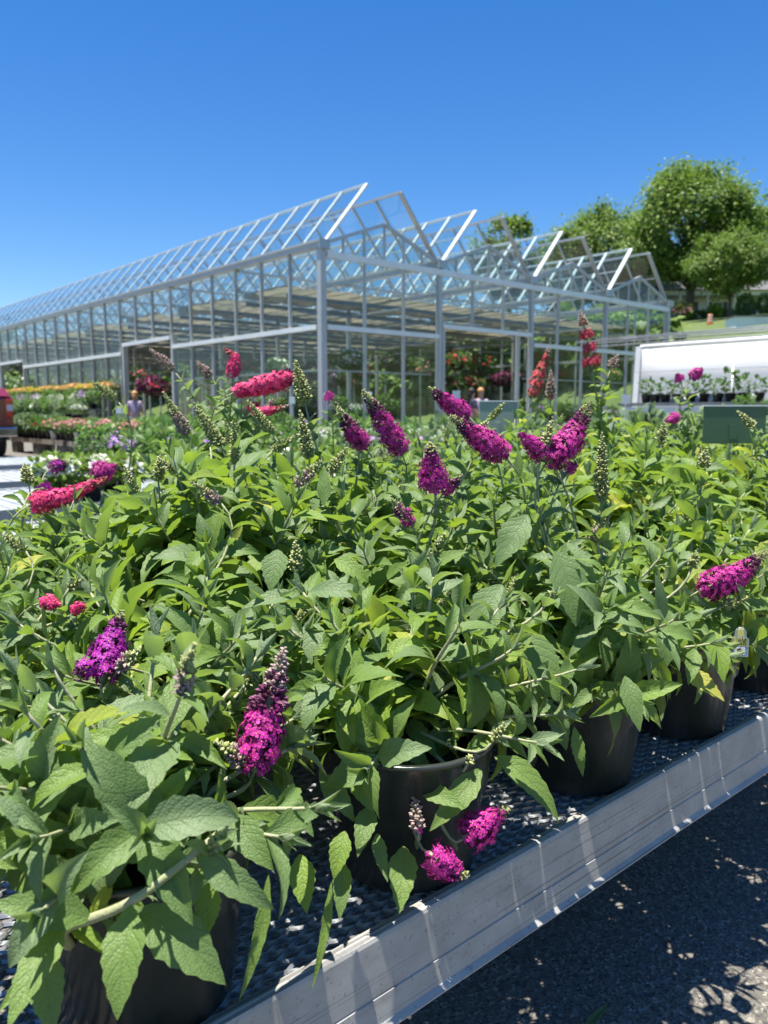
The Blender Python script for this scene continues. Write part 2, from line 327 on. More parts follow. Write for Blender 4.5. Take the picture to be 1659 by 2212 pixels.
# ------------------------------------------------------------------ leaves, stems, flower spikes
def nrm(a): return a/np.maximum(np.linalg.norm(a, axis=-1, keepdims=True), 1e-9)
class Leaves:
    """collects leaves (base, direction, face normal, length, width ratio, droop, fold, age) and makes them ONE foliage mesh"""
    def __init__(s): s.r = []
    def add(s, p, d, n, L, wr=.36, bend=.8, fold=.18, tint=.4, twist=0.): s.r.append((*p, *d, *n, L, wr, bend, fold, tint, twist))
    def mesh(s, name, m, seg=12, rng=None, serr=.055, shape='lance'):
        rng = rng or np.random.default_rng(1)
        a = np.array(s.r, dtype=float); N = len(a)
        P, D, Nn = a[:, 0:3], nrm(a[:, 3:6]), a[:, 6:9]
        Nn = nrm(Nn-(Nn*D).sum(1, keepdims=True)*D); S = np.cross(Nn, D)
        L, wr, kb, fo, ti, tw = (a[:, i] for i in range(9, 15))
        u = np.linspace(0, 1, seg+1); vv = np.array([-1, -.5, 0, .5, 1.])
        if shape == 'lance': wf = np.minimum(1, (u/.30)**.75)*np.where(u < .3, 1, np.cos((u-.3)/.7*np.pi/2)**.95)
        else: wf = np.sin(np.pi*np.clip(u, 0, 1))**.7
        wf = np.maximum(wf, .035+.0*u); wf[-1] = 0.004
        if shape == 'lance': wf[0] = .05
        tooth = 1+serr*np.where(np.arange(seg+1) % 2 == 0, -1, 1); tooth[0] = tooth[-1] = 1
        kb = np.where(np.abs(kb) < .02, .02, kb)[:, None]
        th = kb*u[None, :]**1.25
        du = 1/seg
        ct, st = np.cos(th), np.sin(th)
        x = np.concatenate([np.zeros((N, 1)), np.cumsum((ct[:, 1:]+ct[:, :-1])/2*du, 1)], 1)*L[:, None]
        z = -np.concatenate([np.zeros((N, 1)), np.cumsum((st[:, 1:]+st[:, :-1])/2*du, 1)], 1)*L[:, None]
        half = (L*wr/2)[:, None]*wf[None, :]*(1+.05*rng.standard_normal((N, 1)))
        y = half[:, :, None]*vv[None, None, :]
        edge = np.abs(vv) > .9
        y = np.where(edge[None, None, :], y*tooth[None, :, None], y)
        ph = rng.uniform(0, 6.28, (N, 1, 1)); amp = (L*.012)[:, None, None]*rng.uniform(.4, 1.6, (N, 1, 1))
        wav = amp*np.sin(u[None, :, None]*rng.uniform(8, 15, (N, 1, 1))+ph+vv[None, None, :]*1.3)*np.abs(vv)[None, None, :]*wf[None, :, None]
        up = fo[:, None, None]*np.abs(y)*2+wav-.0*y
        ang = tw[:, None]*u[None, :]
        ca, sa = np.cos(ang)[:, :, None], np.sin(ang)[:, :, None]
        y2, up2 = y*ca-up*sa, y*sa+up*ca
        T = lambda q: q[:, None, None, :]
        Nu = st[:, :, None, None]*T(D)+ct[:, :, None, None]*T(Nn)
        # a sideways sweep so that no two leaves are alike
        sw = (rng.standard_normal((N, 1))*.10*L[:, None]*u[None, :]**2)[:, :, None]
        V = T(P)+x[:, :, None, None]*T(D)+z[:, :, None, None]*T(Nn)+(y2+sw)[..., None]*T(S)+up2[..., None]*Nu
        nv = (seg+1)*5
        V = V.reshape(-1, 3)
        i, j = np.meshgrid(np.arange(seg), np.arange(4), indexing='ij')
        q = np.stack([i*5+j, (i+1)*5+j, (i+1)*5+j+1, i*5+j+1], -1).reshape(-1, 4)
        Q = (q[None]+np.arange(N)[:, None, None]*nv).reshape(-1, 4)
        uv = np.stack(np.broadcast_arrays(u[:, None], vv[None, :]), -1).reshape(-1, 2)
        return grid_mesh(name, V, Q, m, np.tile(uv, (N, 1)), np.repeat(ti, nv))
def grid_mesh(name, V, Q, m, uv=None, tint=None, smooth=True):
    me = bpy.data.meshes.new(name); me.vertices.add(len(V)); me.vertices.foreach_set('co', V.astype(np.float32).ravel())
    k = Q.shape[1]; me.loops.add(Q.size); me.loops.foreach_set('vertex_index', Q.astype(np.int32).ravel())
    me.polygons.add(len(Q)); me.polygons.foreach_set('loop_start', (np.arange(len(Q))*k).astype(np.int32))
    if uv is not None:
        l = me.uv_layers.new(name='leaf'); l.data.foreach_set('uv', uv[Q.ravel()].astype(np.float32).ravel())
    if tint is not None:
        a = me.attributes.new('tint', 'FLOAT', 'POINT'); a.data.foreach_set('value', np.clip(tint, 0, 1).astype(np.float32))
    me.materials.append(m); me.update(calc_edges=True)
    if smooth: me.polygons.foreach_set('use_smooth', np.ones(len(Q), bool))
    me.validate(); return me
def tint_mesh(name, vs, fs, mi, mats, ti, smooth=False):
    me = bpy.data.meshes.new(name); me.from_pydata(vs, [], fs)
    for m in mats: me.materials.append(m)
    me.polygons.foreach_set('material_index', mi)
    a = me.attributes.new('tint', 'FLOAT', 'POINT'); a.data.foreach_set('value', ti)
    if smooth: me.polygons.foreach_set('use_smooth', [True]*len(fs))
    me.update(); return me
def frame(t):
    t = t.normalized(); a = t.cross(Vector((.2, .1, .97)))
    if a.length < 1e-3: a = t.cross(Vector((1, 0, 0)))
    a.normalize(); return t, a, t.cross(a)
def spike_mesh(name, pts, R, col, bud, tipbud, topen=.6, seed=0, fl=.0095, start=0., dens=1.0, prof=None, ragged=0.0):
    """a butterfly bush panicle along a curved axis: open four-petalled florets low down, dark buds above, green buds at the tip"""
    rng = random.Random(seed); vs, fs, mi, ti = [], [], [], []
    mats = [M[col], M['eye'], M[bud], M[tipbud], M['stem']]
    P = [Vector(p) for p in pts]; n = len(P)
    seglen = [(P[i+1]-P[i]).length for i in range(n-1)]; Ltot = sum(seglen)
    def pos(t):
        s = t*Ltot; i = 0
        while i < n-2 and s > seglen[i]: s -= seglen[i]; i += 1
        f = s/max(seglen[i], 1e-6); a = P[i].lerp(P[i+1], f)
        d = (P[min(i+2, n-1)]-P[max(i-0, 0)]) if f > .5 else (P[i+1]-P[max(i-1, 0)])
        return a, d.normalized()
    def rp(t):
        if prof: return R*np.interp(t, prof[0], prof[1])
        return R*np.interp(t, [0, .08, .25, .5, .7, .88, 1], [.55, .95, 1.0, .78, .45, .27, .07])
    # the rachis
    mb = MB(); mb.tube([pos(i/7)[0] for i in range(8)], [R*.12+.0008]*7+[.0008], 6)
    vs += mb.v; fs += mb.f; mi += [4]*len(mb.f); ti += [.3]*len(mb.v)
    area = sum(2*math.pi*rp((k+.5)/30)*Ltot/30 for k in range(30))
    fl *= .92; nf = int(area/(fl*fl)*2.5*dens); ga = 2.399963; cum = []; tot = 0
    for k in range(200):
        t = (k+.5)/200; tot += max(rp(t), .0012)*(1.0 if t < topen else 1.5); cum.append(tot)
    kk = 0
    for i in range(nf):
        target = tot*(i+.5)/nf
        while cum[kk] < target: kk += 1
        t = min(1, max(start, (kk+rng.random())/200))
        if ragged and math.sin(t*ragged) < -.25 and t < .8: continue
        c, d = pos(t); d, a, b = frame(d); q = i*ga+rng.gauss(0, .2)
        rad_ = a*math.cos(q)+b*math.sin(q)
        r = rp(t)*(.66+.46*rng.random())
        nor = (rad_+d*(.25+rng.gauss(0, .18))).normalized()
        p = c+nor*r
        e1 = nor.cross(d).normalized(); e2 = nor.cross(e1)
        tint = min(1, max(0, .6+rng.gauss(0, .25)-(.35 if t > topen*.8 else 0)))
        if t < topen*(1+rng.gauss(0, .10)):
            # open floret: four rounded petals round an orange eye
            s = fl*.5*(1+rng.gauss(0, .12)); o = rng.random()*6.28
            for k in range(4):
                g = o+k*math.pi/2
                u1 = e1*math.cos(g)+e2*math.sin(g); v1 = nor.cross(u1)
                n0 = len(vs); cup = nor*s*rng.uniform(-.30, .22)
                for (x, y, z) in ((.08, 0, 0), (.55, -.42, .5), (.98, -.36, 1), (1.08, 0, .85), (.98, .36, 1), (.55, .42, .5)):
                    vs.append(tuple(p+u1*(x*s)+v1*(y*s)+cup*z)); ti.append(tint)
                fs.append((n0, n0+1, n0+2, n0+3, n0+4, n0+5)); mi.append(0)
            n0 = len(vs)
            for k in range(4):
                g = k*math.pi/2; vs.append(tuple(p+nor*s*.06+(e1*math.cos(g)+e2*math.sin(g))*s*.17)); ti.append(.5)
            fs.append((n0, n0+1, n0+2, n0+3)); mi.append(1)
            # floret tube back to the rachis
            n0 = len(vs); q0 = c+nor*r*.45
            for k in range(3):
                g = k*2.094; w_ = e1*math.cos(g)+e2*math.sin(g)
                vs.append(tuple(p+w_*s*.16)); vs.append(tuple(q0+w_*s*.12)); ti += [0, 0]
            for k in range(3):
                k2 = (k+1) % 3; fs.append((n0+2*k, n0+2*k2, n0+2*k2+1, n0+2*k+1)); mi.append(2)
        else:
            s = fl*.27*(1.15 if t < .8 else .85)*(1+rng.gauss(0, .15)); ln = s*(1.5+rng.random())
            n0 = len(vs)
            ring = [(p-nor*ln*.9, .45), (p, 1.), (p+nor*ln*.45, .55)]
            for (cc, f) in ring:
                for k in range(4):
                    g = k*math.pi/2; vs.append(tuple(cc+(e1*math.cos(g)+e2*math.sin(g))*s*f)); ti.append(.3)
            vs.append(tuple(p+nor*ln*.75)); ti.append(.3)
            for rr in range(2):
                for k in range(4):
                    k2 = (k+1) % 4; fs.append((n0+rr*4+k, n0+rr*4+k2, n0+rr*4+4+k2, n0+rr*4+4+k)); mi.append(0)
            for k in range(4): fs.append((n0+8+k, n0+8+(k+1) % 4, n0+12)); mi.append(0)
            mid = .5*(topen+1)
            m_ = 2 if t < mid+rng.gauss(0, .05) else 3
            for x in range(len(mi)-12, len(mi)): mi[x] = m_
    return tint_mesh(name, vs, fs, mi, mats, ti)
def bez(p0, p1, p2, p3, n):
    out = []
    for i in range(n+1):
        t = i/n; a = 1-t
        out.append(p0*a**3+p1*3*a*a*t+p2*3*a*t*t+p3*t**3)
    return out
POTPROF = [(r*1.14, z) for r, z in [(.080, 0), (.086, .004), (.0985, .128), (.1035, .129), (.1095, .192), (.1135, .1955), (.1135, .200), (.1075, .201), (.1035, .19), (.100, .165)]]
def pot_mesh(s=1.0, n=40): 
    mb = MB(); mb.lathe([(r*s, z*s) for r, z in POTPROF], n); return mb.mesh('pot', M['pot'], True)
POTME = None
def leafy_stem(LV, pts, rng, L0, tint, node=.034, start=.2, lw=.375, tipleaf=.48, droop=1.3, ang=1.0, end=.97, side=True):
    """opposite leaf pairs, each turned a quarter against the last, along a stem"""
    n = len(pts); seg = [(pts[i+1]-pts[i]).length for i in range(n-1)]; tot = sum(seg)
    if tot < .02: return
    k = 0; s = start*tot; phase = rng.random()*3.14
    while s < end*tot:
        q = s; i = 0
        while i < n-2 and q > seg[i]: q -= seg[i]; i += 1
        p = pts[i].lerp(pts[i+1], min(1, q/seg[i])); t, a, b = frame(pts[i+1]-pts[i])
        f = s/tot
        L = L0*(1-.12*f) if f < .72 else L0*(.914-(f-.72)/.28*(.914-tipleaf))
        L *= rng.uniform(.62, 1.18)
        th = (1.18-.62*f**3)*ang
        for m in (0, 1):
            g = phase+k*1.571+m*math.pi+rng.gauss(0, .22)
            o = a*math.cos(g)+b*math.sin(g)
            d = (t*math.cos(th)+o*math.sin(th)).normalized()
            if d.z < -.5: d.z = -.5+.3*rng.random(); d.normalize()
            nn = (t*math.sin(th)-o*math.cos(th))+Vector((0, 0, .55))
            tl = tint+rng.gauss(0, .19)+(.26 if f < .4 else .08)-(.30*(f-.70)/.30 if f > .70 else 0)
            if rng.random() < .03: tl += .4
            LV.add(p, d, nn, L*rng.uniform(.9, 1.08), lw*rng.uniform(.82, 1.15), droop*rng.uniform(.2, 1.45), rng.uniform(.06, .34), tl, rng.gauss(0, .45))
            if side and rng.random() < .55 and .2 < f < .9:      # young side shoot in the axil
                for e in (-1, 1):
                    d2 = (t*.7+o*.5+(a*math.sin(g)-b*math.cos(g))*e*.45).normalized()
                    LV.add(p+o*.004, d2, o*-.6+t*.4+Vector((0, 0, .4)), L*rng.uniform(.28, .5), lw*.85, .5, .25, tl-.22, 0)
        k += 1; s += node*rng.uniform(.8, 1.2)*(1.0 if f < .8 else .7)
    p = pts[-1]; t, a, b = frame(pts[-1]-pts[-2])
    for e in range(4):
        g = phase+e*1.571; o = a*math.cos(g)+b*math.sin(g)
        LV.add(p-t*.004, (t+o*.38).normalized(), -o+t*.3, L0*tipleaf*rng.uniform(.6, .9), lw*.75, -.12+.3*rng.random(), .35, tint-.22, 0)
CLEAR = []; SUNNY = []
def pix(p):
    d = p-Vector((0, 0, CAMZ)); f = d.dot(FH); z = f*cp-d.z*sp
    return 829.5+FPX*d.dot(RH)/z, 1106-FPX*(d.z*cp+f*sp)/z, f
def hides(r, org):
    """no leaf grows over an open flower: the flowers stand clear of the foliage"""
    p, d, L = Vector(r[0:3])+org, Vector(r[3:6]).normalized(), r[9]
    hw = L*r[10]*.42
    for k in (0, .25, .5, .75, 1.0):
        q = p+d*L*k-Vector((0, 0, L*.25*k*k)); x, y, f = pix(q)
        for (c, R_) in SUNNY:
            e = q-c; h_ = e.dot(SUN)
            if .004 < h_ < .5 and (e-SUN*h_).length < R_+hw*.6: return True
        for (ax, ay, bx, by, rr, ff) in CLEAR:
            if f > ff: continue
            ux, uy = bx-ax, by-ay; t = max(0, min(1, ((x-ax)*ux+(y-ay)*uy)/(ux*ux+uy*uy+1e-6)))
            if math.hypot(x-ax-ux*t, y-ay-uy*t) < rr+hw*FPX/f*.8*math.sin(math.pi*min(.9, k+.15)): return True
    return False
def bush(label, x, y, z0, seed, H, R, nst, L0, tint, spikes=(), buds=6, near=True, extra=(), hero=(), group='potted butterfly bushes on the mesh bench', pot=1.0, th1=92, theta0=10, shift=(0, 0)):
    """a butterfly bush in its pot; spikes: (points from base to tip, radius, colours...) set where the photo shows them"""
    global POTME
    rng = random.Random(seed); nrg = np.random.default_rng(seed)
    root = thing('butterfly_bush', label, 'butterfly bush', (x, y, z0), 0, group)
    if POTME is None:
        POTME = pot_mesh()
        sb = MB(); sb.lathe([(.1135, .168), (.07, .172), (.03, .176)], 20, bottom=False, top=True); bush.soil = sb.mesh('soil', M['soil'], True)
    po = link('pot', POTME, root); so = link('soil', bush.soil, po); po.scale = (pot,)*3
    po.rotation_euler = (0, 0, rng.random()*6)
    base = Vector((0, 0, .172*pot)); LV = Leaves(); st = MB()
    org = Vector((x, y, z0))
    rim = .2*pot
    stems = []
    for i in range(nst):
        ph = i*2.399+rng.gauss(0, .25); fr = ((i+.5)/nst)**.62
        th = rad(theta0+(th1-theta0)*fr*rng.uniform(.9, 1.08))
        k = rng.uniform(.82, 1.08)
        e = Vector((math.cos(ph)*math.sin(th)*R*k+shift[0], math.sin(ph)*math.sin(th)*R*k+shift[1], rim+max(-.02, math.cos(th))*H*k+.035))
        b = base+Vector((math.cos(ph), math.sin(ph), 0))*.045*rng.random()
        hor = Vector((e.x, e.y, 0))
        c1 = b+hor*.18+Vector((0, 0, (e.z-b.z)*.5+.03)); c2 = e-hor*.22-Vector((0, 0, (e.z-b.z)*.28-.01))
        pts = bez(b, c1, c2, e, 9)
        if any(hides((*q, 0, 0, 1, 0, 0, 1, .001, .1), org) for q in pts[3:]): continue
        stems.append((pts, L0*(1.12 if y < 1.0 else 1.26), tint, .26))
    for sp_ in spikes:
        P = [Vector(p)-org for p in sp_['pts']]
        b = base+Vector((rng.gauss(0, .02), rng.gauss(0, .02), 0)); ax = (P[1]-P[0]).normalized(); h = (P[0]-b).length
        pts = bez(b, b+Vector((0, 0, h*.45)), P[0]-ax*h*.25-Vector((0, 0, .02)), P[0], 12)
        stems.append((pts, L0*sp_.get('leaf', .85), tint-.05, sp_.get('start', .22)))
        n_ = max(3, len(P))
        me = spike_mesh('flower_spike', P, sp_['R'], sp_['col'], sp_.get('bud', 'buddark'), sp_.get('tip', 'budgreen'), sp_.get('open', .6), rng.randrange(9999), sp_.get('fl', .0095), 0, sp_.get('dens', 1.), sp_.get('prof'), sp_.get('ragged', 0))
        link('flower_spike' if sp_.get('open', .6) > .05 else 'bud_spike', me, root)
    for (P, L_, tn, lw) in extra:
        pts = [Vector(p)-org for p in P]; fine = []
        for i in range(len(pts)-1):
            for q in range(4): fine.append(pts[i].lerp(pts[i+1], q/4))
        fine.append(pts[-1]); fine = [sum((fine[max(0, min(len(fine)-1, q+e))] for e in (-2, -1, 0, 1, 2)), Vector())/5 if 2 < q < len(fine)-3 else fine[q] for q in range(len(fine))]; stems.append((fine, L_, tn, .12))
    nb = 0
    for (pts, l0, tn, s0) in stems:
        thick = rng.uniform(.0026, .0036)*(1.45 if s0 == .12 else 1)
        st.tube(pts, [thick*(1.25-.75*i/len(pts)) for i in range(len(pts))], 6)
        leafy_stem(LV, pts, rng, l0, tn+rng.gauss(0, .06), start=s0, lw=.345 if tint < .33 else .415, node=.033 if near else .036)
    order = [i for i in range(len(stems)) if stems[i][3] == .26]; rng.shuffle(order)
    for i in order[:buds]:                                    # green bud spikes on some of the stems
        pts = stems[i][0]; d = (pts[-1]-pts[-2]).normalized(); d = (d+Vector((0, 0, .5))).normalized(); l = rng.uniform(.035, .085)
        me = spike_mesh('bud_spike', [pts[-1]-d*.012, pts[-1]+d*l*.5, pts[-1]+d*l+Vector((rng.gauss(0, .006), rng.gauss(0, .006), 0))], rng.uniform(.0055, .0085), 'magenta', rng.choice(['budgreen', 'budgreen', 'budgrey']), 'budgreen', -.2, rng.randrange(9999), .0085)
        link('bud_spike', me, root)
    LV.r = [r for r in LV.r if not hides(r, org)]
    for (b, t, wr, nv, bend, tn) in hero:                     # large leaves that lie where the photo shows them
        b, t = Vector(b)-org, Vector(t)-org; d = t-b
        LV.add(b, d.normalized()+Vector(nv)*bend*.42, Vector(nv), d.length*(1+.05*abs(bend)), wr, bend, .12, tn, rng.gauss(0, .15))
        if pix(t+org)[1] < 1700 and hides(LV.r[-1], org): LV.r.pop()
    link('foliage', LV.mesh('foliage', M['leaf'], 14 if near else 8, nrg, .06 if near else .04), root)
    st.build('stem', M['stem'], root, True)
    return root
# ------------------------------------------------------------------ the ground
def hill(x, y):
    return float(np.interp(x, [27, 29, 32, 35, 39, 43, 49, 55, 61, 67, 80, 120, 250], [0, .25, 1.2, 2.5, 4.0, 5.2, 6.4, 7.4, 8.3, 9.1, 10.4, 12.5, 16]))
def build_ground():
    xs = sorted(set([-300, -200, -120, -70, -40] + [-24+6*i for i in range(9)] + [28+2*i for i in range(24)] + [80, 100, 140, 200, 320, 500]))
    ys = sorted(set([-300, -150, -70] + [-40+10*i for i in range(20)] + [180, 240, 320, 500]))
    mb = MB(); vs = [(x, y, hill(x, y)) for x in xs for y in ys]; ny = len(ys)
    mb.add(vs, [(i*ny+j, (i+1)*ny+j, (i+1)*ny+j+1, i*ny+j+1) for i in range(len(xs)-1) for j in range(ny-1)])
    tag(mb.build('ground', M['grass'], smooth=True), 'grassy ground that rises to a lawn behind the glasshouse', None, kind='structure')
    a = MB(); a.add([(-40, -40, .004), (28, -40, .004), (28, 60, .004), (-40, 60, .004)], [(0, 1, 2, 3)])
    tag(a.build('parking_lot', M['asphalt']), 'weathered grey asphalt under the benches', None, kind='structure')
build_ground()
# ------------------------------------------------------------------ greenhouse
GX, GY, BW, NB, ZG, ZR, ZH, GL = 10.7, 14.41, 3.66, 4, 4.78, 2.98, 3.25, 36.6
MUL = 1.22
def greenhouse():
    g = thing('greenhouse', 'long glass greenhouse with four open roof bays', 'greenhouse', (GX, GY, 0))
    A, W_ = M['alu'], M['aluwhite']
    wid = BW*NB
    fl = MB(); fl.box((.02, .02, 0), (wid-.02, GL, .03)); fl.build('slab', M['gravel'], g)
    for i in range(NB+1):
        mb = MB(); x = i*BW
        mb.box((x-.10, -.10, ZG-.09), (x+.10, GL, ZG+.02)); mb.box((x-.13, -.10, ZG+.022), (x-.10, GL, ZG+.07)); mb.box((x+.10, -.10, ZG+.022), (x+.13, GL, ZG+.07))
        go = mb.build('gutter', M['steel'] if i else A, g)
        e = MB(); e.box((x-.15, -.135, ZG-.13), (x+.15, -.102, ZG+.075)); e.build('end_cap', M['steel'], go)
        p = MB(); s = .075 if i in (0, NB) else .06
        p.box((x-s, -s, 0), (x+s, s, ZG-.092)); p.build('post', A, g)
    # gable wall: beam, rails, uprights, door opening in the second bay
    b = MB(); b.box((.09, -.11, ZG-.30), (wid-.09, -.02, ZG-.16)); b.build('eave_beam', W_, g)
    for (x0, x1, z) in ((.09, BW-.07, ZR), (2*BW+.07, wid-.09, ZR), (BW+.07, 2*BW-.07, ZH)):
        r = MB(); r.box((x0, -.10, z-.055), (x1, -.01, z+.055)); r.build('rail', W_, g)
    nm = 0
    for i in range(NB):
        for k in (1, 2):
            x = i*BW+k*BW/3; z0 = ZH+.057 if i == 1 else .03
            m = MB(); m.box((x-.027, -.045, z0), (x+.027, .03, ZG-.17)); m.build('mullion', A, g)
    for x in (BW+.15, 2*BW-.55):
        m = MB(); m.box((x-.05, -.04, .03), (x+.05, .05, ZH-.057)); m.build('door_jamb', A, g)
    GM = M['glass']
    gl = MB(); gl.add([(.1, .012, .05), (BW, .012, .05), (BW, .012, ZG-.2), (.1, .012, ZG-.2)], [(0, 1, 2, 3)])
    gl.add([(BW, .012, ZH), (2*BW, .012, ZH), (2*BW, .012, ZG-.2), (BW, .012, ZG-.2)], [(0, 1, 2, 3)])
    gl.add([(2*BW, .012, .05), (wid-.1, .012, .05), (wid-.1, .012, ZG-.2), (2*BW, .012, ZG-.2)], [(0, 1, 2, 3)])
    gl.build('gable_glazing', GM, g)
    zt = ZG+.66
    for i in range(NB):
        x0, x1, xm = i*BW+.12, (i+1)*BW-.12, (i+.5)*BW
        m = MB(); zb = ZG+.03
        m.bar((x0, -.02, zb), (xm, -.02, zt), .06, .08); m.bar((xm, -.02, zt), (x1, -.02, zb), .06, .08)
        for k in range(1, 6):
            x = i*BW+k*BW/6; zz = zt-(zt-zb)*abs(x-xm)/(xm-x0)-.03
            m.box((x-.025, -.03, ZG-.15), (x+.025, .02, zz))
        ga = m.build('gable_frame', A, g)
        q = MB(); q.add([(x0, .014, ZG-.16), (x1, .014, ZG-.16), (x1, .014, zb), (xm, .014, zt), (x0, .014, zb)], [(0, 1, 2, 3, 4)]); q.build('gable_pane', GM, ga)
    # open roof panels, two to a bay, hinged at the gutters
    dx, dz = 1.20, 1.42
    for i in range(NB):
        for sgn, hx in ((1, i*BW+.12), (-1, (i+1)*BW-.12)):
            m = MB(); n = int(GL/.9); zb = ZG+.06
            top = hx+sgn*dx
            m.bar((hx, 0, zb), (hx, GL, zb), .05, .06); m.bar((top, 0, zb+dz), (top, GL, zb+dz), .055, .06)
            for k in range(n+1):
                y = k*.9+.02; wd = .125 if k == 0 else (.085 if sgn > 0 else .05)
                nn = Vector((-sgn*dz, 0, dx)).normalized()
                m.bar((hx, y, zb), (top, y, zb+dz), wd, .05, up=nn)
            mid = (hx+sgn*dx*.52, zb+dz*.52)
            m.bar((mid[0], 0, mid[1]-.05), (mid[0], GL, mid[1]-.05), .03, .03)
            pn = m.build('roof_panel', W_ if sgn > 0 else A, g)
            q = MB(); o = Vector((-sgn*dz, 0, dx)).normalized()*.03
            q.add([(hx+o.x, .05, zb+o.z), (top+o.x, .05, zb+dz+o.z), (top+o.x, GL, zb+dz+o.z), (hx+o.x, GL, zb+o.z)], [(0, 1, 2, 3)])
            q.build('roof_pane', GM, pn)
    # long side wall towards the car park
    for k in range(1, int(GL/MUL)+1):
        y = k*MUL; dr = (7.2 < y < 10.7) or (21. < y < 24.4)
        m = MB(); w_ = .027
        m.box((-.05, y-w_, ZH+.057 if dr else .03), (.03, y+w_, ZG-.092)); m.build('mullion', A, g)
    for (y0, y1, z) in ((.09, 7.2, ZR), (7.32, 10.7, ZH), (10.82, 21., ZR), (21.12, 24.4, ZH), (24.52, GL, ZR)):
        r = MB(); r.box((-.10, y0, z-.055), (-.01, y1, z+.055)); r.build('rail', W_, g)
    for y in (7.26, 10.76, 21.06, 24.46):
        m = MB(); m.box((-.06, y-.06, .03), (.10, y+.06, ZH+.07)); m.build('door_jamb', A, g)
    gl = MB()
    for (y0, y1, z0) in ((.1, 7.2, .05), (7.32, 10.7, ZH), (10.82, 21., .05), (21.12, 24.4, ZH), (24.52, GL, .05)):
        gl.add([(.012, y0, z0), (.012, y1, z0), (.012, y1, ZG-.1), (.012, y0, ZG-.1)], [(0, 1, 2, 3)])
    gl.build('side_glazing', GM, g)
    lo = MB(); lo.bar((.2, .1, 2.05), (.2, 7.2, 2.05), .035, .035); lo.bar((.2, 10.8, 2.05), (.2, 21, 2.05), .035, .035); lo.bar((.1, .25, 2.05), (BW, .25, 2.05), .035, .035); lo.bar((2*BW, .25, 2.05), (wid, .25, 2.05), .035, .035)
    lo.build('inner_rail', A, g)
    # far walls
    for k in range(1, 31):
        y = k*MUL
        m = MB(); m.box((wid-.03, y-.03, .03), (wid+.03, y+.03, ZG-.092)); m.build('mullion', A, g)
    bk = MB()
    for k in range(0, 13): bk.box((k*MUL-.03, GL-.03, .03), (k*MUL+.03, GL+.03, ZG+.4))
    bk.box((0, GL-.05, ZR-.05), (wid, GL-.032, ZR+.05)); bk.build('back_frame', A, g)
    fr = MB(); fr.box((wid-.05, .1, ZR-.05), (wid-.032, GL-.1, ZR+.05)); fr.build('far_rail', A, g)
    fg = MB(); fg.add([(wid-.012, .1, .05), (wid-.012, GL, .05), (wid-.012, GL, ZG-.1), (wid-.012, .1, ZG-.1)], [(0, 1, 2, 3)])
    fg.add([(.1, GL-.012, .05), (wid, GL-.012, .05), (wid, GL-.012, ZG), (.1, GL-.012, ZG)], [(0, 1, 2, 3)]); fg.build('far_glazing', GM, g)
    # columns, lattice trusses and folded shade cloth inside
    for j in range(1, 10):
        y = j*3.66
        for i in range(1, NB):
            c = MB(); c.box((i*BW-.05, y-.05, .03), (i*BW+.05, y+.05, ZG-.5)); c.build('column', A, g)
        t = MB(); z0, z1 = ZG-.62, ZG-.12
        t.bar((.06, y, z0), (wid-.06, y, z0), .05, .06); t.bar((.06, y, z1), (wid-.06, y, z1), .05, .06)
        ns = 24
        for k in range(ns):
            x = k*wid/ns; za, zb = (z0, z1) if k % 2 == 0 else (z1, z0)
            t.bar((x+.03, y, za), (x+wid/ns-.03, y, zb), .025, .025)
        for i in range(NB):       # push rods that lift the roof panels
            for sgn, hx in ((1, i*BW+.12), (-1, (i+1)*BW-.12)):
                t.bar((i*BW+BW/2, y, z1), (hx+sgn*.63, y+.02, ZG+.06+.73), .03, .03)
        t.build('truss', A, g)
        # shade cloth drawn part of the way between the trusses, sagging on its wires
        rng = random.Random(j); wd = rng.uniform(2.0, 2.7); s = MB(); nx, nyy = 40, 5; vs = []
        for a in range(nx+1):
            for b_ in range(nyy+1):
                vs.append((.15+a*(wid-.3)/nx, y-.15-wd*b_/nyy+.05*math.sin(a*1.3+j), z0-.06-.07*abs(math.sin(a*math.pi*.6))*(b_ % 2)-.03*rng.random()))
        s.add(vs, [(a*(nyy+1)+b_, (a+1)*(nyy+1)+b_, (a+1)*(nyy+1)+b_+1, a*(nyy+1)+b_+1) for a in range(nx) for b_ in range(nyy)])
        so = s.build('shade_cloth', M['cloth'], g, True); q = so.modifiers.new('thick', 'SOLIDIFY'); q.thickness = .012
        s = MB(); n = 30
        for k in range(n):
            xa, xb = .15+k*(wid-.3)/n, .15+(k+1)*(wid-.3)/n; zz = z0-.16-rng.random()*.1
            s.box((xa, y-.5-rng.random()*.1, zz), (xb, y-.12, zz+.09+rng.random()*.06))
        s.build('folded_cloth', M['cloth'], so)
    wr = MB()
    for k in range(1, 24): wr.bar((k*wid/24, .1, ZG-.75), (k*wid/24, GL-.1, ZG-.75), .02, .02)
    for k in (4, 8, 16, 20): wr.bar((k*wid/24, .1, ZG-1.2), (k*wid/24, GL-.1, ZG-1.2), .04, .04)
    wr.build('support_wire', M['steel'], g)
    for k in range(19):
        y = 1.1+k*1.83; ip = MB(); ip.bar((.15, y, ZG-1.35), (wid-.15, y, ZG-1.35), .045, .05); ip.bar((.15, y+.5, ZG-.95), (wid-.15, y+.5, ZG-.95), .03, .10); ip.build('basket_rail', M['darksteel'], g)
    return g
greenhouse()
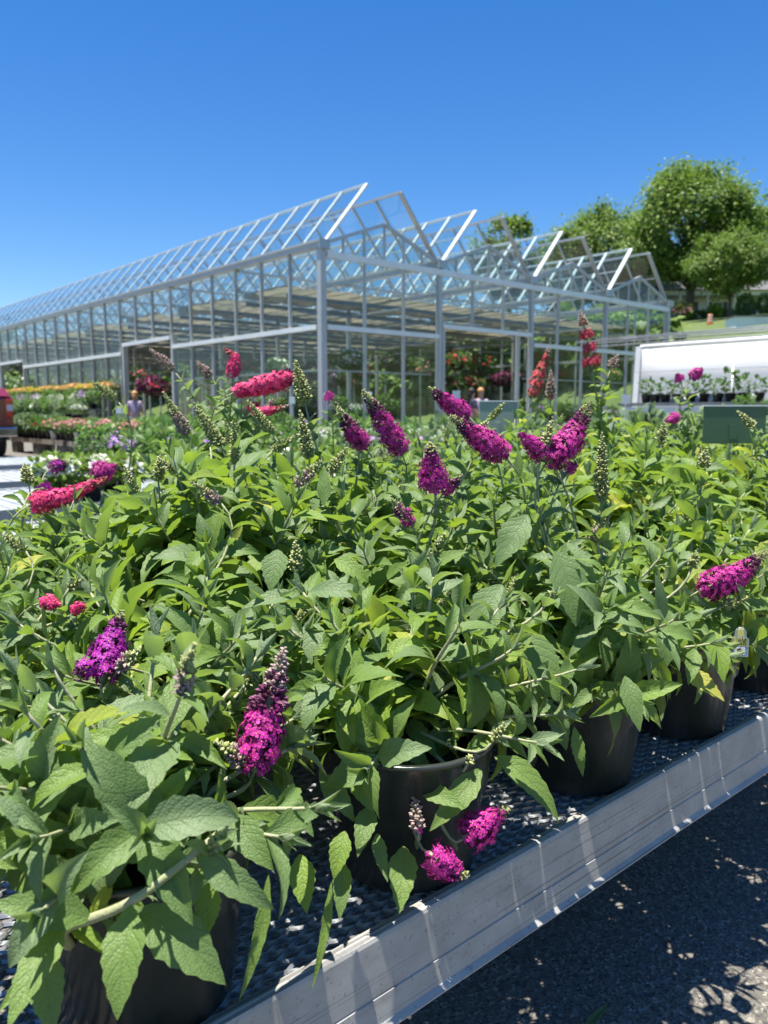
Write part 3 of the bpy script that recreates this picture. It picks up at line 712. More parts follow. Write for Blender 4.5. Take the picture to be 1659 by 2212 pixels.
# ------------------------------------------------------------------ trees, house and garden on the hill
def clump_tree(name, label, x, y, h, rx, rz, trunk, n, leaf, seed, group=None, zc=.6, lsz=.3, matn='treeleaf', th=0.0):
    rng = random.Random(seed); z0 = hill(x, y)
    root = thing(name, label, 'tree', (x, y, z0), 0, group)
    mb = MB(); top = h*.8
    mb.tube([(0, 0, -.3), (.1, 0, h*.2), (-.1, .15, h*.45), (.1, 0, top)], [trunk, trunk*.8, trunk*.6, trunk*.15], 9)
    cl = []
    nb = leaf
    for i in range(nb):
        # boughs: clumps of leaves round the outside and inside of the crown
        while True:
            p = Vector((rng.uniform(-1, 1), rng.uniform(-1, 1), rng.uniform(-1, 1)))
            if .25 < p.length < 1: break
        p = p.normalized()*(p.length**.45)
        e = 1-.18*max(0, p.z)-.12*max(0, -p.z)
        g_ = math.atan2(p.y, p.x); e *= 1+.13*math.sin(3*g_+seed)*(1-abs(p.z))+.10*math.sin(5*p.z+2*g_+seed)
        c = Vector((p.x*rx*e*.86, p.y*rx*e*.86, h*zc+p.z*rz*.88*(1+.10*math.sin(4*g_+seed*2))))
        cl.append((c, rng.uniform(.09, .30)*rx))
        if i % 4 == 0:
            mb.tube([(0, 0, max(h*.15, c.z*.55)), tuple(c*.55+Vector((0, 0, c.z*.28))), tuple(c)], [trunk*.32, trunk*.18, .03], 5)
    LV = Leaves()
    for i in range(n):
        c, r = cl[i % nb]
        p = Vector((rng.gauss(0, .42), rng.gauss(0, .42), rng.gauss(0, .36)))*r
        p = p+c
        o = (p-Vector((0, 0, h*zc))).normalized()
        d = (o*.6+Vector((rng.gauss(0, .6), rng.gauss(0, .6), rng.gauss(0, .45)-.15))).normalized()
        tint = .42+rng.gauss(0, .22)+.12*math.sin(i % nb*1.7)
        LV.add(p, d, Vector((rng.gauss(0, .5), rng.gauss(0, .5), 1))+o*.6, lsz*rng.uniform(.6, 1.3), .75, rng.uniform(0, .8), .1, tint, 0)
    mb.build('trunk', M['bark'], root, True)
    link('crown', LV.mesh('crown', M[matn], 2, np.random.default_rng(seed), 0, 'oval'), root)
    return root
def hp(px, py, F): return at(px, py, F)
def placed(px, F):
    p = at(px, 890, F); return p.x, p.y
x, y = placed(1478, 74); clump_tree('shade_tree', 'tall broad green shade tree rising above the porch house', x, y, 13.4, 6.6, 5.3, .45, 46000, 210, 11, zc=.62, lsz=.31)
x, y = placed(1563, 62); clump_tree('maple_tree', 'smaller rounded maple tree in front of the tall shade tree', x, y, 6.5, 3.7, 2.3, .16, 24000, 130, 12, zc=.65, lsz=.185, matn='treeleaf')
x, y = placed(1300, 84); clump_tree('shade_tree', 'tree left of the tall shade tree, half hidden by the greenhouse roof', x, y, 12.2, 7.2, 5.0, .35, 34000, 160, 13, zc=.60, lsz=.32)
x, y = placed(1095, 92); clump_tree('shade_tree', 'tree whose top just shows over the greenhouse roof ridge', x, y, 13.9, 4.8, 5.0, .35, 10000, 80, 14, zc=.62, lsz=.42)
x, y = placed(1215, 100); clump_tree('shade_tree', 'distant tree in the gap between the greenhouse peaks and the hill trees', x, y, 12.0, 4.8, 5.0, .3, 9000, 70, 15, zc=.6, lsz=.45)
x, y = placed(1622, 90); clump_tree('sparse_tree', 'thinly leaved tree behind the right edge of the tall shade tree', x, y, 15.5, 4.2, 6.0, .3, 2200, 60, 16, zc=.58, lsz=.35)
x, y = placed(2, 130); clump_tree('distant_tree', 'tiny distant treetop at the far end of the greenhouse roof', x, y, 17.0-hill(x, y), 3.0, 3.5, .3, 1500, 30, 17, zc=.8, lsz=.5)
for i, (px, F, hh) in enumerate(((20, 76, 7), (90, 78, 7), (170, 84, 7.5), (260, 80, 7.5), (350, 78, 7.5), (430, 70, 7), (510, 64, 6.5), (590, 60, 6), (670, 54, 5.5), (745, 52, 5), (820, 50, 5), (895, 48, 4.5), (965, 47, 4), (1130, 45, 3.6), (1240, 44, 3.2), (1330, 42, 2.8))):
    x, y = placed(px, F); clump_tree('backdrop_tree', 'dark green tree seen through the greenhouse glass', x, y, hh, 3.6, hh*.5, .25, 2600, 60, 30+i, 'trees seen through the glass', zc=.5, lsz=.6)
def house():
    p = at(1430, 700, 80); c = Vector((p.x, p.y, hill(p.x, p.y)))
    # front faces the camera: local x runs along the picture
    h = thing('porch_house', 'white house with a pillared porch behind the hill trees', 'house', c, -HEAD)
    w_ = MB(); w_.box((-1, 2.4, -.5), (15.5, 9, 3.3)); w_.build('wall', M['siding'], h)
    d = MB(); d.box((-1.2, 0, -.5), (15.7, 2.38, .25)); d.build('porch_deck', M['whitepaint'], h)
    for k in range(7):
        x = -.9+k*2.7
        m = MB(); m.lathe([(.17, .25), (.14, .4), (.13, 2.7), (.18, 2.85)], 12, (x, .25, 0)); m.build('column', M['whitepaint'], h, True)
    f = MB(); f.box((-1.3, .05, 2.86), (15.8, 2.39, 3.3)); f.build('porch_beam', M['whitepaint'], h)
    r = MB(); r.add([(-1.8, -.5, 3.31), (16.3, -.5, 3.31), (16.3, 4.5, 6.0), (-1.8, 4.5, 6.0), (-1.8, 9.5, 3.31), (16.3, 9.5, 3.31)], [(0, 1, 2, 3), (3, 2, 5, 4), (0, 3, 4), (1, 5, 2), (0, 4, 5, 1)]); r.build('roof', M['shingle'], h)
    for k in range(5):
        x = .4+k*3.0
        o = MB(); o.box((x-.55, 2.34, .95), (x+.55, 2.39, 2.5)); wo = o.build('window', M['whitepaint'], h)
        q = MB(); q.box((x-.46, 2.325, 1.03), (x+.46, 2.337, 2.42)); q.build('pane', M['darkglass'], wo)
        for s in (-1, 1):
            q = MB(); q.box((x+s*.8-.2, 2.34, .95), (x+s*.8+.2, 2.38, 2.5)); q.build('shutter', M['shingle'], h)
house()
def blob_mesh(name, n, rx, ry, rz, lsz, matn, seed, tint=.45, zc=0, ratio=.6, up=.6, shape='oval'):
    rng = random.Random(seed); LV = Leaves()
    for i in range(n):
        while True:
            p = Vector((rng.uniform(-1, 1), rng.uniform(-1, 1), rng.uniform(-1, 1)))
            if p.length < 1: break
        if p.length > 0: p = p.normalized()*p.length**.5
        o = p.normalized(); q = Vector((p.x*rx, p.y*ry, p.z*rz+zc))*rng.uniform(.9, 1.1)
        d = (o+Vector((rng.gauss(0, .5), rng.gauss(0, .5), rng.gauss(0, .4)+up*.5))).normalized()
        LV.add(q, d, Vector((rng.gauss(0, .4), rng.gauss(0, .4), 1))+o*.4, lsz*rng.uniform(.6, 1.3), ratio, rng.uniform(0, .9), .15, tint+rng.gauss(0, .2), 0)
    return LV.mesh(name, M[matn], 3, np.random.default_rng(seed), 0, shape)
def bloom_mesh(name, n, rx, ry, rz, s, matn, seed, zc=0, low=-.1, petals=5):
    """open blossoms spread over the outside of a small plant, as rings of petals"""
    rng = random.Random(seed); vs, fs, mi, ti = [], [], [], []
    for i in range(n):
        th = math.acos(rng.uniform(low, 1)); g = rng.random()*6.28; k = rng.uniform(.8, 1.12)
        o = Vector((math.sin(th)*math.cos(g), math.sin(th)*math.sin(g), math.cos(th)))
        p = Vector((o.x*rx*k, o.y*ry*k, o.z*rz*k+zc))
        nn = (o+Vector((0, 0, .6))+Vector((rng.gauss(0, .35), rng.gauss(0, .35), 0))).normalized(); nn, a, b = frame(nn)
        r = s*rng.uniform(.7, 1.2); t_ = min(1, max(0, rng.gauss(.6, .25)))
        for q in range(petals):
            g2 = q*6.283/petals+i; u = a*math.cos(g2)+b*math.sin(g2); v = nn.cross(u); n0 = len(vs); cup = nn*r*rng.uniform(-.15, .35)
            for (x, y, z) in ((.05, 0, 0), (.6, -.42, .5), (1, -.2, 1), (1, .2, 1), (.6, .42, .5)):
                vs.append(tuple(p+u*x*r+v*y*r+cup*z)); ti.append(t_)
            fs.append((n0, n0+1, n0+2, n0+3, n0+4)); mi.append(0)
    return tint_mesh(name, vs, fs, mi, [M[matn]], ti)
def shrub(label, px, F, r, h, matn='treeleaf', bloom=None, seed=0, name='garden_shrub', tint=.4):
    x, y = placed(px, F); o = thing(name, label, 'shrub', (x, y, hill(x, y)))
    link('foliage', blob_mesh('foliage', 900, r, r, h*.5, .22, matn, seed, tint, h*.5), o)
    if bloom: link('blossoms', bloom_mesh('blossoms', 160, r, r, h*.5, .12, bloom, seed, h*.5), o)
    m = MB(); m.tube([(0, 0, -.1), (0, 0, h*.5)], [.06, .03], 6); m.build('stem', M['bark'], o)
shrub('azalea shrub with pink flowers at the left end of the porch', 1462, 70, 1.0, 1.5, 'oliveleaf', 'pink', 41)
shrub('low dark hedge shrub below the porch, beside the azalea', 1500, 71, 1.2, .7, 'treeleaf', None, 42, tint=.1)
shrub('low dark hedge shrub below the porch pillars', 1545, 71, 1.5, .7, 'treeleaf', None, 43, tint=.1)
shrub('cone shaped evergreen by the right porch pillars', 1597, 72, .75, 1.9, 'treeleaf', None, 44, 'conical_evergreen', .6)
shrub('cone shaped evergreen at the right end of the porch', 1640, 72, .7, 1.8, 'treeleaf', None, 45, 'conical_evergreen', .6)
shrub('round clipped boxwood in front of the porch', 1532, 69, .55, 1.1, 'oliveleaf', None, 46, tint=.3)
def barrel():
    p = at(1533, 712, 55); z = hill(p.x, p.y)
    o = thing('traffic_barrel', 'orange traffic barrel standing on the lawn below the house', 'barrel', (p.x, p.y, z))
    m = MB(); m.lathe([(.36, 0), (.36, .09), (.30, .1), (.30, .42), (.275, .44), (.275, .74), (.25, .76), (.25, 1.05), (.2, 1.1)], 18, top=True); m.build('body', M['orangeplastic'], o)
    for z0 in (.3, .6, .88):
        b = MB(); r = .305 if z0 < .4 else (.28 if z0 < .7 else .255); b.lathe([(r, z0), (r, z0+.11)], 18, bottom=False); b.build('stripe_band', M['tagwhite'], o)
    o.scale = (.62,)*3
    h = MB(); h.tube([(-.1, 0, 1.1), (-.08, 0, 1.2), (.08, 0, 1.2), (.1, 0, 1.1)], .02, 6); h.build('handle', M['blackpot'], o)
barrel()
def shed():
    p = at(1625, 700, 48); z = hill(p.x, p.y)
    o = thing('utility_shed', 'low grey shed with a flat lid on the hill at the right', 'shed', (p.x, p.y, z), -HEAD)
    m = MB(); m.box((-1.3, 0, -.3), (1.6, 2, .95)); m.build('wall', M['aluwhite'], o)
    m = MB(); m.box((-1.4, -.1, .952), (1.7, 2.1, 1.08)); m.build('roof', M['shingle'], o)
    m = MB(); m.box((.35, -.03, .0), (.95, -.003, .85)); m.build('door', M['whitepaint'], o)
    o.scale = (.75, .75, .55)
shed()
# ------------------------------------------------------------------ the mesh bench in front
BZ, BY0, BY1, BX0, BX1 = .44, .69, 2.42, -1.1, 5.3
def mesh_bench():
    o = thing('display_bench', 'galvanised bench with a diamond mesh top and streaked rail under the butterfly bushes', 'bench', (BX0, BY0, 0))
    a, b = .046, .021; x1, y0, y1 = 4.6, .016, BY1-BY0-.016
    pts = []; nx, ny = int(3.75/(a/2)), int((y1-y0)/(b/2))
    sg = []
    for j in range(ny):
        for i in range(nx):
            x = .75+i*a/2
            if (i+j) % 2 == 0: sg.append((x, y0+j*b/2, x+a/2, y0+(j+1)*b/2))
            else: sg.append((x, y0+(j+1)*b/2, x+a/2, y0+j*b/2))
    s = np.array(sg); P0 = s[:, :2]; P1 = s[:, 2:]; d = P1-P0; d /= np.linalg.norm(d, axis=1, keepdims=True); n = np.stack([-d[:, 1], d[:, 0]], 1)*.0019
    V = []
    for (p, sgn) in ((P0, -1), (P0, 1), (P1, 1), (P1, -1)):
        q = p+n*sgn+d*(-.0008 if p is P0 else .0008)
        # strands stand slightly on edge, as in expanded sheet
        V.append(np.c_[q, np.full(len(q), BZ-.003)+.0016*sgn])
    T = np.stack(V, 1); Bm = T.copy(); Bm[:, :, 2] -= .0022
    W8 = np.concatenate([T, Bm], 1).reshape(-1, 3)
    q = np.array([(0, 3, 2, 1), (4, 5, 6, 7), (0, 1, 5, 4), (2, 3, 7, 6)])
    Q = (q[None]+np.arange(len(s))[:, None, None]*8).reshape(-1, 4)
    link('mesh_top', grid_mesh('mesh_top', W8, Q, M['meshmetal'], smooth=False), o)
    def rail(name, prof, n=40):
        m = MB(); vs = []; L = BX1-BX0; k = len(prof); rng = random.Random(4)
        for i in range(n+1):
            x = L*i/n; wob = rng.gauss(0, .0006)
            vs += [(x, y+wob, z) for (y, z) in prof]
        fs = [(i*k+j, i*k+(j+1) % k, (i+1)*k+(j+1) % k, (i+1)*k+j) for i in range(n) for j in range(k)]
        m.add(vs, fs); return m.build(name, M['rail'], o, False)
    out = [(y, z-.35) for y, z in [(.024, .790), (.020, .799), (.009, .8015), (.002, .7995), (0, .795), (-.0076, .729), (-.0070, .728), (-.0070, .7265), (-.0088, .7255), (-.0138, .694), (-.021, .6875), (-.021, .6855)]]
    inn = [(y, z-.35) for y, z in [(.020, .6855), (.020, .6875), (-.009, .690), (.004, .79), (.012, .794), (.020, .789)]]
    rail('front_rail', out+inn)
    yb = BY1-BY0
    rail('back_rail', [(yb-y, z) for (y, z) in (out+inn)][::-1])
    for k in range(7):
        m = MB(); x = .15+k*1.0; m.box((x, .03, .385), (x+.03, yb-.03, .432)); m.build('cross_bar', M['steel'], o)
    for x in (.3, 2.2, 4.2, 6.0):
        for y in (.45, 1.3):
            m = MB(); m.box((x-.02, y-.02, 0), (x+.02, y+.02, .384)); m.build('leg', M['steel'], o)
mesh_bench()
# ------------------------------------------------------------------ butterfly bushes
def S(p0, p1, F0, F1, R, col, mid=None, **k):
    a, b = at(p0[0], p0[1], F0), at(p1[0], p1[1], F1)
    m = (a+b)/2 if mid is None else at(mid[0], mid[1], (F0+F1)/2)
    return dict(pts=[a, m, b], R=R, col=col, **k)
MG = dict(bud='buddark', tip='budgreen')
SP = [
 S((548, 1668), (614, 1398), .88, .93, .028, 'magenta', (575, 1545), open=.47, bud='buddark', tip='budgrey', fl=.0105, leaf=.8),
 S((535, 1660), (462, 1600), .88, .87, .012, 'magenta', (500, 1622), open=.05, bud='budgrey', tip='budgreen', start=.9),
 S((1000, 1812), (1098, 1745), .98, 1.0, .026, 'magenta', (1040, 1785), open=.72, fl=.0095, start=.8, **MG),
 S((925, 1842), (1012, 1893), .97, .95, .023, 'magenta', (968, 1873), open=.72, start=.85, **MG),
 S((903, 1800), (893, 1700), .97, .99, .008, 'magenta', None, open=.05, bud='budgrey', tip='budgrey', start=.9),
 S((220, 1472), (264, 1318), .98, 1.03, .026, 'purple', (238, 1400), open=.72, **MG),
 S((195, 1440), (168, 1455), .98, .96, .017, 'purple', None, open=.8, start=.85, **MG),
 S((255, 1445), (305, 1400), .98, .97, .010, 'magenta', None, open=-.1, bud='budgrey', tip='budgreen', start=.9),
 S((1512, 1275), (1662, 1188), 1.43, 1.45, .030, 'magenta', (1590, 1245), open=.62, **MG),
 S((868, 978), (783, 842), 1.62, 1.58, .027, 'magenta', (830, 915), open=.60, leaf=.9, own=13, **MG),
 S((1092, 988), (972, 898), 1.46, 1.44, .0275, 'magenta', (1040, 950), open=.66, own=7, **MG),
 S((940, 1062), (930, 955), 1.32, 1.30, .026, 'magenta', (932, 1010), open=.72, **MG),
 S((958, 1065), (1000, 1025), 1.32, 1.30, .010, 'magenta', None, open=.45, start=.9, **MG),
 S((1180, 1000), (1276, 868), 1.38, 1.42, .030, 'magenta', (1230, 955), open=.62, leaf=1.0, **MG),
 S((1178, 985), (1120, 935), 1.38, 1.36, .020, 'magenta', None, open=.95, start=.85, **MG),
 S((1168, 990), (1195, 900), 1.37, 1.37, .009, 'magenta', None, open=-.1, bud='budgreen', tip='budgreen', start=.9),
 S((1012, 900), (925, 836), 1.70, 1.66, .024, 'magenta', (965, 868), open=.66, **MG),
 S((790, 965), (728, 880), 1.72, 1.68, .024, 'magenta', (762, 935), open=.52, **MG),
 S((775, 962), (773, 905), 1.70, 1.70, .010, 'magenta', None, open=.0, start=.85, **MG),
 S((888, 1130), (845, 1078), 1.38, 1.36, .015, 'magenta', None, open=.35, ragged=22, **MG),
 S((200, 1030), (255, 1005), 2.25, 2.3, .036, 'magenta', None, open=.8, **MG),
 S((110, 1012), (150, 998), 2.3, 2.35, .022, 'purple', None, open=.4, **MG),
 S((90, 1055), (110, 1062), 1.7, 1.72, .02, 'purple', None, open=.8, **MG),
 S((62, 1092), (232, 1032), 1.58, 1.66, .024, 'crimson', (140, 1075), fl=.011, open=.86, bud='budred', tip='budred', prof=([0, .05, .3, .55, .8, 1], [.7, 1, .95, .7, .4, .12])),
 S((505, 848), (634, 815), 1.98, 1.95, .026, 'crimson', (560, 835), own=29, fl=.0125, dens=.9, open=1.0, bud='buddark', tip='buddark', prof=([0, .1, .4, .8, .95, 1], [.5, .75, .95, 1, .8, .5])),
 S((503, 815), (482, 752), 2.05, 2.05, .019, 'crimson', (507, 770), own=29, open=.72, bud='budred', tip='budred'),
 S((548, 892), (625, 876), 1.95, 1.9, .013, 'crimson', (585, 888), own=29, open=.6, bud='budred', tip='budgrey'),
 S((572, 895), (590, 862), 1.95, 1.93, .011, 'coral', None, own=29, open=.1, bud='budgrey', tip='budgrey'),
 S((540, 885), (560, 870), 1.97, 1.95, .014, 'crimson', None, own=29, open=.9, bud='budred', tip='budred'),
 S((1279, 792), (1254, 678), 2.45, 2.45, .029, 'dustyred', (1272, 740), own=16, open=.66, bud='budred', tip='budgrey', ragged=24, prof=([0, .1, .25, .3, .5, .75, 1], [1, 1, .8, .72, .85, .55, .2])),
 S((1150, 855), (1186, 750), 2.65, 2.65, .026, 'coral', (1165, 810), open=.8, bud='budred', tip='budgrey', ragged=34),
 S((1190, 862), (1190, 800), 2.7, 2.7, .016, 'coral', None, open=.1, bud='budgrey', tip='budgrey'),
 S((1492, 818), (1518, 795), 2.85, 2.85, .024, 'magenta', None, own=18, open=.85, prof=([0, .2, .6, .85, 1], [.8, 1, .8, .3, .1]), **MG),
 S((1470, 825), (1462, 806), 2.9, 2.9, .022, 'magenta', None, own=18, open=.8, **MG),
 S((1462, 900), (1438, 912), 2.75, 2.7, .02, 'magenta', None, own=18, open=.9, **MG),
 S((712, 866), (708, 845), 2.4, 2.4, .018, 'magenta', None, open=.9, **MG),
 S((1225, 1020), (1245, 1000), 1.4, 1.4, .012, 'magenta', None, open=.7, start=.9, **MG),
 S((95, 1300), (130, 1305), 1.12, 1.1, .012, 'crimson', None, own=11, open=.9, start=.6, bud='budred', tip='budred'),
 S((165, 1318), (180, 1308), 1.12, 1.1, .010, 'crimson', None, own=11, open=.9, start=.6, bud='budred', tip='budred'),
]
def B(p0, p1, F, R=.009, tip='budgreen', **k): return S(p0, p1, F, F, R, 'magenta', None, open=-.1, bud=k.pop('bud', 'budgreen'), tip=tip, **k)
SP += [B((660, 875), (637, 776), 1.72, .017), B((668, 992), (647, 886), 1.6, .013), B((588, 936), (534, 864), 1.75, .011), B((478, 965), (414, 866), 1.8, .014),
 B((590, 974), (645, 938), 1.5, .008), B((778, 950), (725, 868), 1.75, .010), B((1300, 1085), (1300, 932), 1.42, .012), B((641, 1235), (638, 1166), 1.22, .010),
 B((342, 1040), (345, 982), 1.42, .010), B((380, 1020), (345, 990), 1.4, .008), B((476, 1085), (412, 1040), 1.3, .009, bud='budgrey'), B((640, 1050), (700, 990), 1.4, .010, bud='budgrey'),
 B((715, 1020), (750, 965), 1.45, .009), B((1040, 940), (1050, 908), 1.5, .010), B((1628, 925), (1592, 887), 2.0, .012), B((1425, 960), (1436, 912), 1.9, .012),
 B((1520, 1010), (1526, 965), 1.7, .012), B((250, 862), (196, 822), 2.1, .012), B((374, 800), (322, 752), 2.1, .014, bud='budgrey', tip='budgrey'), B((456, 815), (424, 780), 2.1, .013, bud='budgrey', tip='budgrey'),
 B((405, 940), (352, 846), 2.0, .016, bud='budgrey', tip='budgreen'), B((62, 1045), (52, 1000), 1.75, .013), B((55, 1190), (0, 1150), 1.3, .008), B((1320, 795), (1335, 765), 2.5, .014, bud='budgrey', tip='budgrey'),
 B((1060, 905), (1090, 870), 1.9, .008), B((535, 1480), (562, 1440), 1.0, .009), B((1065, 1600), (1090, 1560), 1.0, .006), B((1010, 1650), (1020, 1630), 1.0, .005),
 B((150, 1270), (180, 1250), 1.15, .007), B((460, 1835), (475, 1795), .68, .006), B((740, 1565), (775, 1530), 1.05, .007), B((1495, 1225), (1505, 1190), 1.4, .009), B((1560, 1310), (1620, 1290), 1.42, .009), B((1190, 1290), (1200, 1275), 1.15, .006)]
def Hh(b, t, F0, F1, wr=.38, bend=.5, tint=.35, nv=(-.45, -.5, .75)): return (at(*b, F0), at(*t, F1), wr, nv, bend, tint)
DBG = False
HERO = [
 Hh((872, 1828), (868, 1972), .965, .90, .44, .5, .5), Hh((800, 1740), (775, 1850), .95, .90, .40, .6, .4), Hh((740, 1860), (745, 1985), .88, .84, .34, .5, .35), Hh((815, 1800), (820, 1905), .93, .88, .30, .5, .3), Hh((905, 1700), (1000, 1750), 1.0, .96, .36, .7, .45), Hh((760, 1660), (790, 1760), .97, .93, .42, .6, .6), Hh((1010, 1590), (990, 1680), 1.04, 1.0, .5, .5, .55), Hh((1350, 1460), (1375, 1580), 1.13, 1.09, .40, .5, .3), Hh((1500, 1400), (1490, 1480), 1.3, 1.26, .42, .5, .4),
 Hh((283, 1955), (262, 2200), .655, .60, .40, .7, .45), Hh((300, 1962), (500, 2100), .67, .66, .44, .6, .3), Hh((140, 1990), (5, 2215), .66, .585, .36, .5, .45), Hh((90, 2060), (135, 2225), .66, .62, .5, .5, .25),
 Hh((197, 1984), (-15, 1935), .67, .64, .40, .6, .35), Hh((425, 1850), (587, 1972), .68, .67, .30, .9, .2), Hh((500, 1758), (577, 1890), .78, .74, .5, .7, .3), Hh((340, 1850), (205, 1815), .71, .70, .42, .5, .3),
 Hh((362, 1856), (388, 1745), .72, .76, .7, .4, .3), Hh((452, 1905), (445, 2018), .70, .68, .55, .4, .6), Hh((648, 1845), (662, 1972), .84, .80, .48, .5, .7), Hh((745, 1795), (722, 1898), .88, .85, .5, .6, .65),
 Hh((580, 1890), (565, 2165), .74, .70, .13, .25, .5), Hh((716, 1905), (698, 2140), .80, .76, .10, .2, .55), Hh((1068, 1634), (1222, 1738), 1.02, 1.0, .30, .8, .5), Hh((1045, 1625), (903, 1604), 1.02, 1.0, .33, .7, .5),
 Hh((1040, 1660), (940, 1802), 1.01, .96, .34, .5, .45), Hh((1240, 1570), (1256, 1678), 1.1, 1.08, .25, .4, .5), Hh((1130, 1360), (1202, 1520), 1.15, 1.10, .50, .5, .3), Hh((1085, 1263), (998, 1398), 1.18, 1.14, .46, .6, .2),
 Hh((1140, 1112), (1073, 1224), 1.25, 1.22, .46, .5, .2), Hh((1222, 1172), (1305, 1258), 1.26, 1.22, .24, .6, .15), Hh((1200, 1190), (1262, 1345), 1.24, 1.2, .46, .5, .2), Hh((1440, 1315), (1440, 1446), 1.28, 1.24, .52, .5, .25),
 Hh((1310, 1355), (1318, 1450), 1.22, 1.2, .46, .5, .4), Hh((1483, 1445), (1552, 1523), 1.30, 1.26, .5, .3, 1.0), Hh((1535, 1360), (1568, 1472), 1.33, 1.28, .42, .5, .7), Hh((680, 1342), (668, 1434), 1.08, 1.04, .5, .5, .05),
 Hh((668, 1278), (802, 1290), 1.1, 1.08, .30, .9, .1), Hh((645, 1282), (528, 1322), 1.1, 1.06, .3, .7, .1), Hh((600, 1187), (590, 1278), 1.22, 1.18, .6, .4, .3), Hh((722, 1208), (795, 1258), 1.2, 1.18, .45, .7, .6),
 Hh((440, 1190), (398, 1240), 1.25, 1.2, .42, .5, .5), Hh((470, 1318), (472, 1388), 1.15, 1.12, .75, .4, .55), Hh((412, 1355), (416, 1405), 1.15, 1.14, .6, .3, .95), Hh((325, 1432), (285, 1490), 1.1, 1.06, .7, .4, .95),
 Hh((700, 1092), (702, 1003), 1.35, 1.38, .35, .2, .4), Hh((712, 955), (828, 1006), 1.42, 1.38, .36, .8, .05), Hh((140, 1641), (-5, 1678), .86, .82, .3, .6, .2), Hh((200, 1585), (325, 1600), .9, .9, .34, .8, .15),
 Hh((430, 1780), (430, 1880), .8, .78, .5, .6, .3), Hh((320, 1600), (205, 1640), .88, .86, .32, .6, .2), Hh((330, 1640), (425, 1700), .86, .84, .4, .7, .2), Hh((590, 1700), (690, 1790), .9, .86, .36, .8, .3),
 Hh((300, 1700), (170, 1750), .8, .78, .38, .7, .4), Hh((690, 1670), (770, 1770), .96, .94, .42, .6, .4), Hh((1350, 1480), (1395, 1560), 1.2, 1.16, .36, .5, .3), Hh((1190, 1520), (1225, 1620), 1.12, 1.1, .45, .5, .2),
 Hh((990, 1500), (985, 1570), 1.1, 1.08, .45, .4, .45), Hh((1060, 1480), (1075, 1580), 1.1, 1.08, .6, .4, .35), Hh((870, 1560), (960, 1620), 1.08, 1.05, .42, .6, .5)]
G0 = 'leafy green butterfly bush without open flowers, packed in the rows behind'
